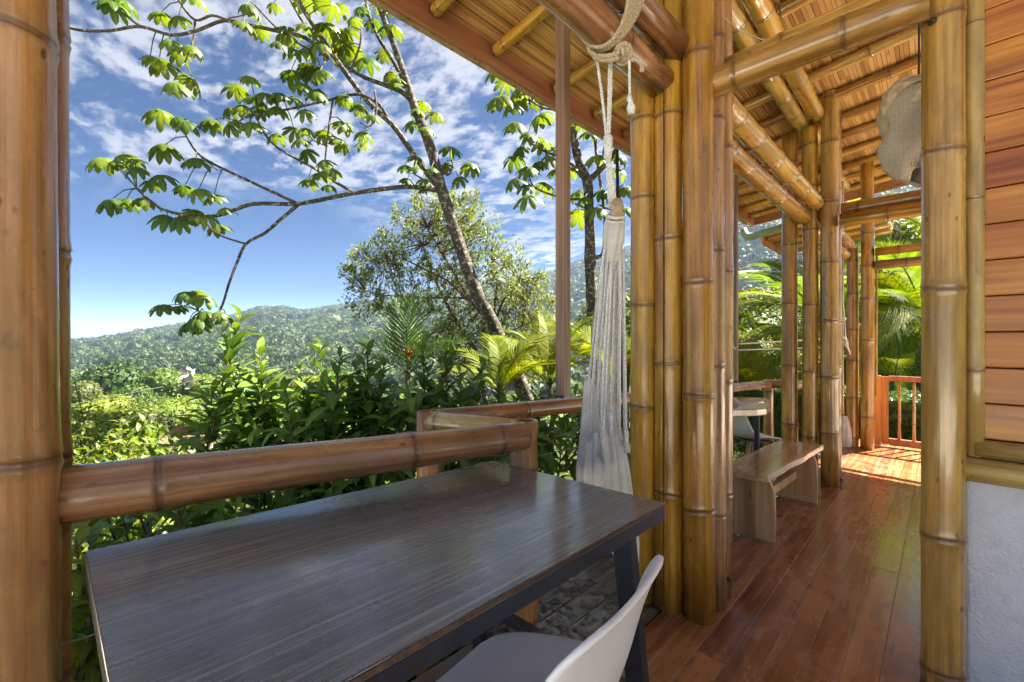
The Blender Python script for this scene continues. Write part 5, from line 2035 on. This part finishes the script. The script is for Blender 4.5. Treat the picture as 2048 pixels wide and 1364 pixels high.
# ------------------------------------------------------------------ small-leaved tree
def small_tree():
    r_ = random.Random(77)
    D = 10.0
    base = at(1015, 800, D)
    base = gz(base)
    root = empty('small_leaved_tree', base, 'airy tree with small glittering leaves behind the leaning trunk', 'tree', 'trees close to the veranda')
    px = D / FPX
    blobs = [(880, 440, 95, 60), (830, 500, 95, 65), (760, 535, 65, 70), (735, 585, 42, 55), (930, 470, 80, 60), (1000, 520, 55, 45), (1040, 590, 62, 62), (960, 560, 80, 60), (880, 580, 85, 55),
             (810, 610, 70, 40), (1075, 640, 45, 60), (1000, 650, 80, 60), (930, 660, 70, 50), (960, 730, 90, 45), (1050, 720, 70, 50), (880, 690, 60, 50), (905, 405, 60, 24), (700, 560, 25, 35), (1065, 560, 40, 25)]
    limbs = []
    fork = at(985, 655, D)
    trunk = [base, at(1000, 740, D), fork]
    m = MB()
    m.tube(trunk, [.11, .095, .08], 10)
    m.build('trunk', M['bark'], root, True)
    m = MB()
    m.tube([base + Vector((.1, 0, 0)), at(950, 700, D + .2), at(905, 630, D + .3), at(870, 560, D + .2), at(845, 490, D + .1)], [.08, .06, .045, .03, .014], 9)
    m.build('branch', M['bark'], root, True)
    skel = [at(950, 700, D + .2), at(905, 630, D + .3), at(870, 560, D + .2), at(845, 490, D + .1)]
    for tgt in ([(960, 580), (930, 500), (900, 420)], [(1010, 600), (1040, 560)], [(940, 610), (890, 560), (800, 520), (760, 530)], [(960, 600), (860, 600), (770, 590), (730, 580)], [(1010, 660), (1060, 640)], [(1000, 560), (990, 520)], [(1010, 700), (1060, 720)], [(930, 600), (880, 500), (850, 450)]):
        d_ = D + r_.uniform(-.6, .6)
        P = [fork] + [at(u + r_.uniform(-6, 6), v + r_.uniform(-6, 6), d_) for u, v in tgt]
        m = MB()
        n = len(P)
        m.tube(P, [.038 * (1 - .75 * i / (n - 1)) for i in range(n)], 7)
        m.build('branch', M['bark_twig'], root, True)
        for a, b in zip(P, P[1:]):
            skel += [a.lerp(b, t) for t in (.33, .66, 1)]
    tpl = [diamond(.105, .042), diamond(.085, .036)]
    cl = Cloud(tpl)
    tw = MB()
    for (u, v, ru, rv) in blobs:
        ncl = int(ru * rv / 56)
        for i in range(ncl):
            q = rvec(r_) * (r_.random() ** .33)
            c = at(u, v, D) + RT * (q.x * ru * px) + Vector((0, 0, q.z * rv * px)) + FW * (q.y * 1.1 * min(ru, rv) * px * 1.2)
            s = min(skel, key=lambda w: (w - c).length_squared)
            mid = s.lerp(c, .55) + rvec(r_) * .06
            tw.tube([s, mid, c], [.008, .006, .004], 4, False)
            od = (c - s).normalized() if (c - s).length > .01 else Vector((0, 0, 1))
            for j in range(r_.randint(12, 22)):
                p_ = c + rvec(r_) * r_.uniform(.02, .17)
                xd = (rvec(r_) + od * .8 + Vector((0, 0, .35))).normalized()
                cl.add(p_, xd, Vector((0, 0, 1)) + rvec(r_) * .8, r_.uniform(.75, 1.25), r_.randrange(2))
    o = tw.build('twigs', M['bark_twig'], root)
    o['kind'] = 'stuff'
    o = put('crown', cl.mesh('crown', M['l_small']), root)
    o['kind'] = 'stuff'


small_tree()


# ------------------------------------------------------------------ valley trees and hill forest
def crown_mesh(name, mat, seed, n=900, leaf=.16, flat=.75, lumps=9, core=True):
    """unit crown (radius about 1) of leaf faces over lumps, round an uneven leafy core."""
    r_ = random.Random(seed)
    L = []
    for i in range(lumps):
        v = rvec(r_)
        L.append((Vector((v.x * .58, v.y * .58, (abs(v.z) * .55 - .10) * flat)), r_.uniform(.32, .52)))
    L.append((Vector((0, 0, .1)), .6))
    V, F = [], []
    for i in range(n):
        c, rad = L[r_.randrange(len(L))]
        d = rvec(r_)
        d.z = d.z * .8 + .15
        d.normalize()
        p_ = c + d * rad * r_.uniform(.82, 1.08)
        if any((p_ - c2).length < r2 * .72 for c2, r2 in L if c2 is not c):
            continue
        nrm = (d + rvec(r_) * .75).normalized()
        x = nrm.orthogonal().normalized()
        x = Matrix.Rotation(r_.uniform(0, 6.28), 3, nrm) @ x
        y = nrm.cross(x)
        s = leaf * r_.uniform(.6, 1.3)
        b = len(V)
        V += [tuple(p_ - x * s * .6), tuple(p_ + y * s * .34 + nrm * s * .1), tuple(p_ + x * s * .6), tuple(p_ - y * s * .34 + nrm * s * .1)]
        F += [(b, b + 1, b + 2, b + 3)]
    if core:
        bm = bmesh.new()
        bmesh.ops.create_icosphere(bm, subdivisions=3, radius=1.0)
        b = len(V)
        for v in bm.verts:
            d = v.co.normalized()
            ext = max((c.dot(d) + math.sqrt(max(0, rad * rad - (c - d * c.dot(d)).length_squared)) if (c - d * c.dot(d)).length < rad else 0) for c, rad in L)
            V.append(tuple(d * max(.25, ext) * .86 * (1 + .06 * noise.noise(d * 5 + Vector((seed, 0, 0))))))
        F += [tuple(b + v.index for v in f.verts) for f in bm.faces]
        bm.free()
    me = bpy.data.meshes.new(name)
    me.from_pydata(V, [], F)
    me.materials.append(mat)
    return me


CR = {k: [crown_mesh('crown', M[k], 300 + 10 * j + i, 3600, .092) for i in range(3)] for j, k in enumerate(('c_green', 'c_yellow', 'c_olive'))}
mb = MB()
mb.tube([(0, 0, -1.3), (0.03, 0.02, -.6), (0, 0, .1)], [.09, .07, .05], 8)
TRUNK = mb.mesh('trunk', M['bark'], True)


def tree(p_, rad, kind, label, seed, group='trees in the valley', hgt=1.0):
    r_ = random.Random(seed)
    root = empty('valley_tree', p_, label, 'tree', group)
    c = Vector(p_) + Vector((0, 0, rad * (1.15 * hgt)))
    S = Matrix.Translation(c) @ Matrix.Rotation(r_.uniform(0, 6.28), 4, 'Z') @ Matrix.Diagonal((rad * r_.uniform(.9, 1.1), rad, rad * r_.uniform(.85, 1.1), 1))
    put('trunk', TRUNK, root, Matrix.Translation(c) @ Matrix.Diagonal((rad, rad, rad * max(1, hgt), 1)))
    put('crown', CR[kind][r_.randrange(3)], root, S)


def tree_px(u, vtop, d, rad, kind, label, seed):
    """tree whose top shows at photo pixel (u, vtop), standing d metres ahead."""
    t = at(u, vtop, d)
    g = height(t.x, t.y)
    h = t.z - g
    tree(Vector((t.x, t.y, g)), rad, kind, label, seed, hgt=max(.5, (h - rad) / (1.15 * rad)))


spec = [(225, 712, 62, 5.2, 'c_green', 'broad dark domed tree in the valley, left of the dead leaf'), (320, 722, 58, 3.6, 'c_green', 'rounder green tree touching the domed tree in the valley'), (395, 735, 60, 3.0, 'c_yellow', 'yellow flowering crown behind the dead leaf on the cable'),
        (205, 772, 40, 2.4, 'c_yellow', 'bright yellow green crown above the sunlit bush'), (270, 755, 44, 3.2, 'c_green', 'feathery mid green tree below the domed tree'), (340, 775, 38, 3.0, 'c_green', 'full green tree left of the tallest sprig'), (395, 785, 42, 3.0, 'c_green', 'shaded dark tree above the brown roofed house'),
        (160, 752, 50, 2.6, 'c_olive', 'olive crown beside the left pole'), (300, 800, 36, 2.2, 'c_olive', 'small olive tree beside the brown roofed house'), (560, 720, 70, 5.0, 'c_olive', 'dull olive tree beyond the shrub row'), (640, 735, 60, 4.0, 'c_yellow', 'pale yellow tree beyond the shrub row'),
        (1505, 545, 22, 2.6, 'c_yellow', 'bright yellow green tree beyond the far rail'), (1555, 590, 16, 1.8, 'c_green', 'mid green tree behind the coconut fronds'), (1480, 640, 14, 1.3, 'c_yellow', 'low bright tree beside the slim timber'), (1560, 660, 13, 1.3, 'c_yellow', 'sunlit crown under the coconut fronds'),
        (1800, 520, 15, 2.6, 'c_yellow', 'sunlit tree filling the opening above the gate'), (1740, 560, 18, 2.8, 'c_green', 'green tree behind the gate palms'), (1870, 560, 17, 2.6, 'c_green', 'green tree right of the gate palms'), (1780, 350, 26, 4.2, 'c_yellow', 'tall bright tree behind the cross beams'), (1850, 380, 22, 3.6, 'c_yellow', 'bright tree behind the corner pole'),
        (1240, 570, 24, 2.4, 'c_green', 'green tree between the hammock chair and the centre cluster'), (1255, 650, 14, 1.2, 'c_yellow', 'bright leafy tree beside the centre cluster')]
for i, s in enumerate(spec):
    tree_px(*s, 500 + i)

r_ = random.Random(99)
placed = []
tries = 0
while len(placed) < 150 and tries < 6000:
    tries += 1
    ph = R(r_.uniform(-47, 40))
    rr_ = 16 + 130 * r_.random() ** .75
    x = (FW.x * math.cos(ph) + RT.x * math.sin(ph)) * rr_
    y = (FW.y * math.cos(ph) + RT.y * math.sin(ph)) * rr_
    rad = r_.uniform(1.6, 3.6) * (.55 + rr_ / 190)
    if R(-42) < ph < R(-33) and rr_ < 75:          # keep the house clear
        continue
    if any((x - a) ** 2 + (y - b) ** 2 < (.72 * (rad + c)) ** 2 for a, b, c in placed):
        continue
    placed.append((x, y, rad))
    kd = r_.choices(['c_green', 'c_olive', 'c_yellow'], (5, 2, 3))[0]
    g = height(x, y)
    top = g + 2.1 * rad - EYE
    dd = rr_ * math.cos(ph)
    u = 1024 + FPX * math.tan(ph)
    lim = 745 if u < 480 else (700 if u < 1000 else (640 if u < 1200 else 560))
    hg = 1.0
    while 682 - top / dd * FPX < lim and hg > .35:
        hg -= .15
        top = g + rad * (1.15 * hg + .95) - EYE
    tree(Vector((x, y, g)), rad, kd, {'c_green': 'round green tree among many alike on the valley floor', 'c_olive': 'dull olive tree among many alike on the valley floor', 'c_yellow': 'yellow green tree among many alike on the valley floor'}[kd],
         900 + len(placed), {'c_green': 'green valley trees', 'c_olive': 'olive valley trees', 'c_yellow': 'yellow green valley trees'}[kd], hg)

# far forest on the slopes: nobody could count it, instanced crowns
fc = bpy.data.collections.new('forest_crowns')
for i in range(5):
    o = bpy.data.objects.new('forest_crown', crown_mesh('forest_crown', M['c_forest'], 400 + i, 170, .30, .9, 7, True))
    fc.objects.link(o)
pts = []
r_ = random.Random(123)
for i in range(22000):
    ph = R(r_.uniform(-52, 52))
    rr_ = math.sqrt(r_.uniform(135 ** 2, 1180 ** 2)) if i % 5 else r_.uniform(135, 520)
    fx, rx_ = math.cos(ph) * rr_, math.sin(ph) * rr_
    Rr = 1050 - 380 * sstep(0, .5, ph)
    if rr_ > Rr + 40:
        continue
    x, y = FW.x * fx + RT.x * rx_, FW.y * fx + RT.y * rx_
    if noise.noise(Vector((x / 60, y / 60, 7))) > .38 and ph < 0.1:
        continue
    u = 1024 + FPX * math.tan(ph)
    if 262 < u < 312 and 690 < rr_ < 800:
        continue
    pts.append((x, y, height(x, y) + 1.0))
me = bpy.data.meshes.new('hill_forest')
me.from_pydata(pts, [], [])
forest = bpy.data.objects.new('hill_forest', me)
COL.objects.link(forest)
forest['kind'] = 'stuff'
ng = bpy.data.node_groups.new('forest_scatter', 'GeometryNodeTree')
ng.interface.new_socket('Geometry', in_out='INPUT', socket_type='NodeSocketGeometry')
ng.interface.new_socket('Geometry', in_out='OUTPUT', socket_type='NodeSocketGeometry')
gi, go = ng.nodes.new('NodeGroupInput'), ng.nodes.new('NodeGroupOutput')
ip = ng.nodes.new('GeometryNodeInstanceOnPoints')
ci = ng.nodes.new('GeometryNodeCollectionInfo')
ci.inputs['Collection'].default_value = fc
ci.inputs['Separate Children'].default_value = True
ci.inputs['Reset Children'].default_value = True
r1 = ng.nodes.new('FunctionNodeRandomValue')
r1.data_type = 'FLOAT_VECTOR'
r1.inputs[0].default_value = (0, 0, 0)
r1.inputs[1].default_value = (.25, .25, 6.28)
r2_ = ng.nodes.new('FunctionNodeRandomValue')
r2_.data_type = 'FLOAT_VECTOR'
r2_.inputs[0].default_value = (2.6, 2.6, 2.8)
r2_.inputs[1].default_value = (10.5, 10.5, 12.0)
r2_.inputs['Seed'].default_value = 5
ip.inputs['Pick Instance'].default_value = True
ng.links.new(gi.outputs[0], ip.inputs['Points'])
ng.links.new(ci.outputs[0], ip.inputs['Instance'])
ng.links.new(r1.outputs[0], ip.inputs['Rotation'])
ng.links.new(r2_.outputs[0], ip.inputs['Scale'])
ng.links.new(ip.outputs[0], go.inputs[0])
md = forest.modifiers.new('scatter', 'NODES')
md.node_group = ng

# ------------------------------------------------------------------ undergrowth near the deck, hedge
r_ = random.Random(55)
cl = Cloud([lance(1, .30, 3, .2, .3), diamond(1, .45)])
for i in range(16000):
    ph = R(r_.uniform(-50, 42))
    rr_ = 1.9 + 14 * r_.random() ** 1.6
    x = (FW.x * math.cos(ph) + RT.x * math.sin(ph)) * rr_
    y = (FW.y * math.cos(ph) + RT.y * math.sin(ph)) * rr_
    if y < 1.95:
        continue
    z = height(x, y) + r_.random() ** 1.3 * .8
    cl.add((x, y, z), (rvec(r_) + Vector((0, 0, .4))).normalized(), Vector((0, 0, 1)) + rvec(r_) * .6, r_.uniform(.10, .22), i % 2)
o = put('undergrowth', cl.mesh('undergrowth', M['l_sunny']))
o['kind'] = 'stuff'

hd = empty('clipped_hedge', (8.4, 1.2, -.6), 'clipped green hedge beyond the gate and the far rail', 'hedge')
m = MB()
m.box((8.55, 1.0, -.15), (.8, 6.0, 1.10))
m.build('inner_mass', M['l_hedge'], hd)
cl = Cloud([diamond(1, .5)])
for i in range(15000):
    f = r_.random()
    y = r_.uniform(-2.1, 4.1)
    lump = .05 * noise.noise(Vector((y * 2, i % 7, 0)))
    if f < .72:
        p_ = (8.13 + r_.uniform(-.05, .06) + lump, y, r_.uniform(-.7, .44))
        nr = Vector((-1, 0, .2))
    else:
        p_ = (r_.uniform(8.1, 8.9), y, .42 + r_.uniform(-.04, .07) + lump)
        nr = Vector((0, 0, 1))
    cl.add(p_, rvec(r_), nr + rvec(r_) * .8, r_.uniform(.05, .085))
o = put('leaves', cl.mesh('leaves', M['l_hedge']), hd)
o['kind'] = 'stuff'
for k, (u, v, d, lab) in enumerate(((818, 712, 4.55, 'red flower spike at the foot of the small dark palm'), (1253, 733, 5.2, 'red flower beside the centre cluster'))):
    m = MB()
    c = at(u, v, d)
    for j in range(5):
        a = j * 1.256
        m.tube([c, c + Vector((math.cos(a) * .02, math.sin(a) * .02, .03)), c + Vector((math.cos(a) * .03, math.sin(a) * .03, .065))], [.005, .012, .002], 5)
    m.tube([gz(c), c], [.006, .004], 5)
    o = m.build('red_flower', M['red'], smooth=True)
    tag(o, lab, 'flower')

# ------------------------------------------------------------------ houses
hp = at(372, 905, 52)
hp = Vector((hp.x, hp.y, height(hp.x, hp.y)))
rz0 = at(372, 858, 52).z - hp.z
hs = empty('brown_house', hp, 'small house with brown hipped roof half hidden in the valley bushes', 'house', None, YAW - R(90) + R(20))
W = hs.matrix_basis.copy()
mw = plain('cream_wall', (.42, .33, .24), .8)
mr = wood_mat('brown_roof', (.085, .045, .03), (.14, .075, .052), (.19, .11, .08), 'X', 8, .7, 0, .3, .1, knots=False)
m = MB()
m.box((0, 0, rz0 * .35), (4.6, 3.6, rz0 * .7))
m.build('wall', mw, hs, False, W)
m = MB()
e = rz0 * .68
m.add([Vector(q_) for q_ in ((-2.9, -2.4, e), (2.9, -2.4, e), (2.9, 2.4, e), (-2.9, 2.4, e), (-1.1, 0, rz0), (1.1, 0, rz0), (-2.9, -2.4, e - .12), (2.9, -2.4, e - .12), (2.9, 2.4, e - .12), (-2.9, 2.4, e - .12))],
      [(0, 1, 5, 4), (1, 2, 5), (2, 3, 4, 5), (3, 0, 4), (6, 7, 1, 0), (7, 8, 2, 1), (8, 9, 3, 2), (9, 6, 0, 3), (9, 8, 7, 6)])
m.build('roof', mr, hs, False, W)
for x in (-1.2, 1.0):
    m = MB()
    m.box((x, -1.82, rz0 * .42), (.9, .06, .9))
    m.build('window', M['blackcable'], hs, False, W)
mwall, mroof = plain('pink_wall', (.50, .40, .34), .8), plain('red_roof', (.34, .17, .12), .8)
for k, (u, v, w, lab) in enumerate(((274, 694, 8, 'leftmost tiny house on the green hillside'), (291, 691, 11, 'largest tiny house on the hillside, in the middle of three'), (308, 692, 8, 'rightmost tiny house on the green hillside'))):
    ph = math.atan((u - 1024) / FPX)
    best = None
    for dd in range(300, 1000, 5):
        x, y = (FW * dd + RT * ((u - 1024) / FPX * dd)).xy
        zz = height(x, y)
        vv = 682 - (zz + 3.0 - EYE) / dd * FPX
        if vv <= v:
            best = (x, y, zz, dd)
            break
    if not best:
        best = (*(FW * 700 + RT * ((u - 1024) / FPX * 700)).xy, 0, 700)
        best = (best[0], best[1], height(best[0], best[1]), 700)
    x, y, zz, dd = best
    s = w * dd / FPX
    h_ = empty('hillside_house', (x, y, zz), lab, 'house', 'houses on the hillside', YAW - R(90) + .3 * k)
    W = h_.matrix_basis.copy()
    m = MB()
    m.box((0, 0, s * .2), (s, s * .6, s * .5))
    m.build('wall', mwall, h_, False, W)
    m = MB()
    m.add([Vector(q_) for q_ in ((-s * .56, -s * .36, s * .44), (s * .56, -s * .36, s * .44), (s * .56, s * .36, s * .44), (-s * .56, s * .36, s * .44), (-s * .5, 0, s * .68), (s * .5, 0, s * .68))], [(0, 1, 5, 4), (1, 2, 5), (2, 3, 4, 5), (3, 0, 4), (3, 2, 1, 0)])
    m.build('roof', mroof, h_, False, W)
    for q_ in (-.25, .2):
        m = MB()
        m.box((s * q_, -s * .305, s * .25), (s * .16, .1, s * .16))
        m.build('window', M['blackcable'], h_, False, W)


# ------------------------------------------------------------------ cables
def cable(pts, r, mat, label, cat='cable'):
    m = MB()
    m.tube(path3(pts), r, 6)
    return tag(m.build('cable', M[mat], smooth=True), label, cat)


cable([(60, 828, 11), (178, 803, 11.5), (410, 758, 12.5), (650, 717, 13.5), (942, 654, 15), (1106, 616, 16), (1250, 580, 17), (1400, 545, 18)], .014, 'cable', 'long grey cable sagging across the valley in front of the hills')
cable([(1400, 562, 13), (1475, 541, 13), (1540, 524, 13), (1575, 513, 13), (1700, 480, 13)], .015, 'blackcable', 'black cable below the gutter pipe')
cable([(1470, 688, 4.9), (1575, 682, 4.9), (1640, 678, 4.9)], .010, 'ropewhite', 'upper of two pale blue lines stretched beyond the far rail', 'line')
cable([(1470, 700, 4.95), (1575, 697, 4.95), (1640, 695, 4.95)], .008, 'ropewhite', 'lower of two pale blue lines stretched beyond the far rail', 'line')
# dead leaf hanging on the cable
m = MB()
r_ = random.Random(6)
c = at(366, 766, 12.3)
V, F, U = lance(1, .5, 5, .5, .4)
cl = Cloud([(V, F, U)])
for (du, dv, s) in ((-3, -28, .36), (2, -12, .38), (6, -2, .36), (-6, -8, .34), (3, 12, .34), (0, -20, .3), (7, 6, .25)):
    cl.add(at(366 + du, 766 + dv, 12.3 + r_.uniform(-.1, .1)), (rvec(r_) * .8 + Vector((0, 0, .4))), rvec(r_), s)
dl = put('dead_leaf', cl.mesh('dead_leaf', M['drypale'], True))
tag(dl, 'pale crumpled dead leaf hanging on the grey cable', 'dead leaf')

bpy.context.view_layer.update()
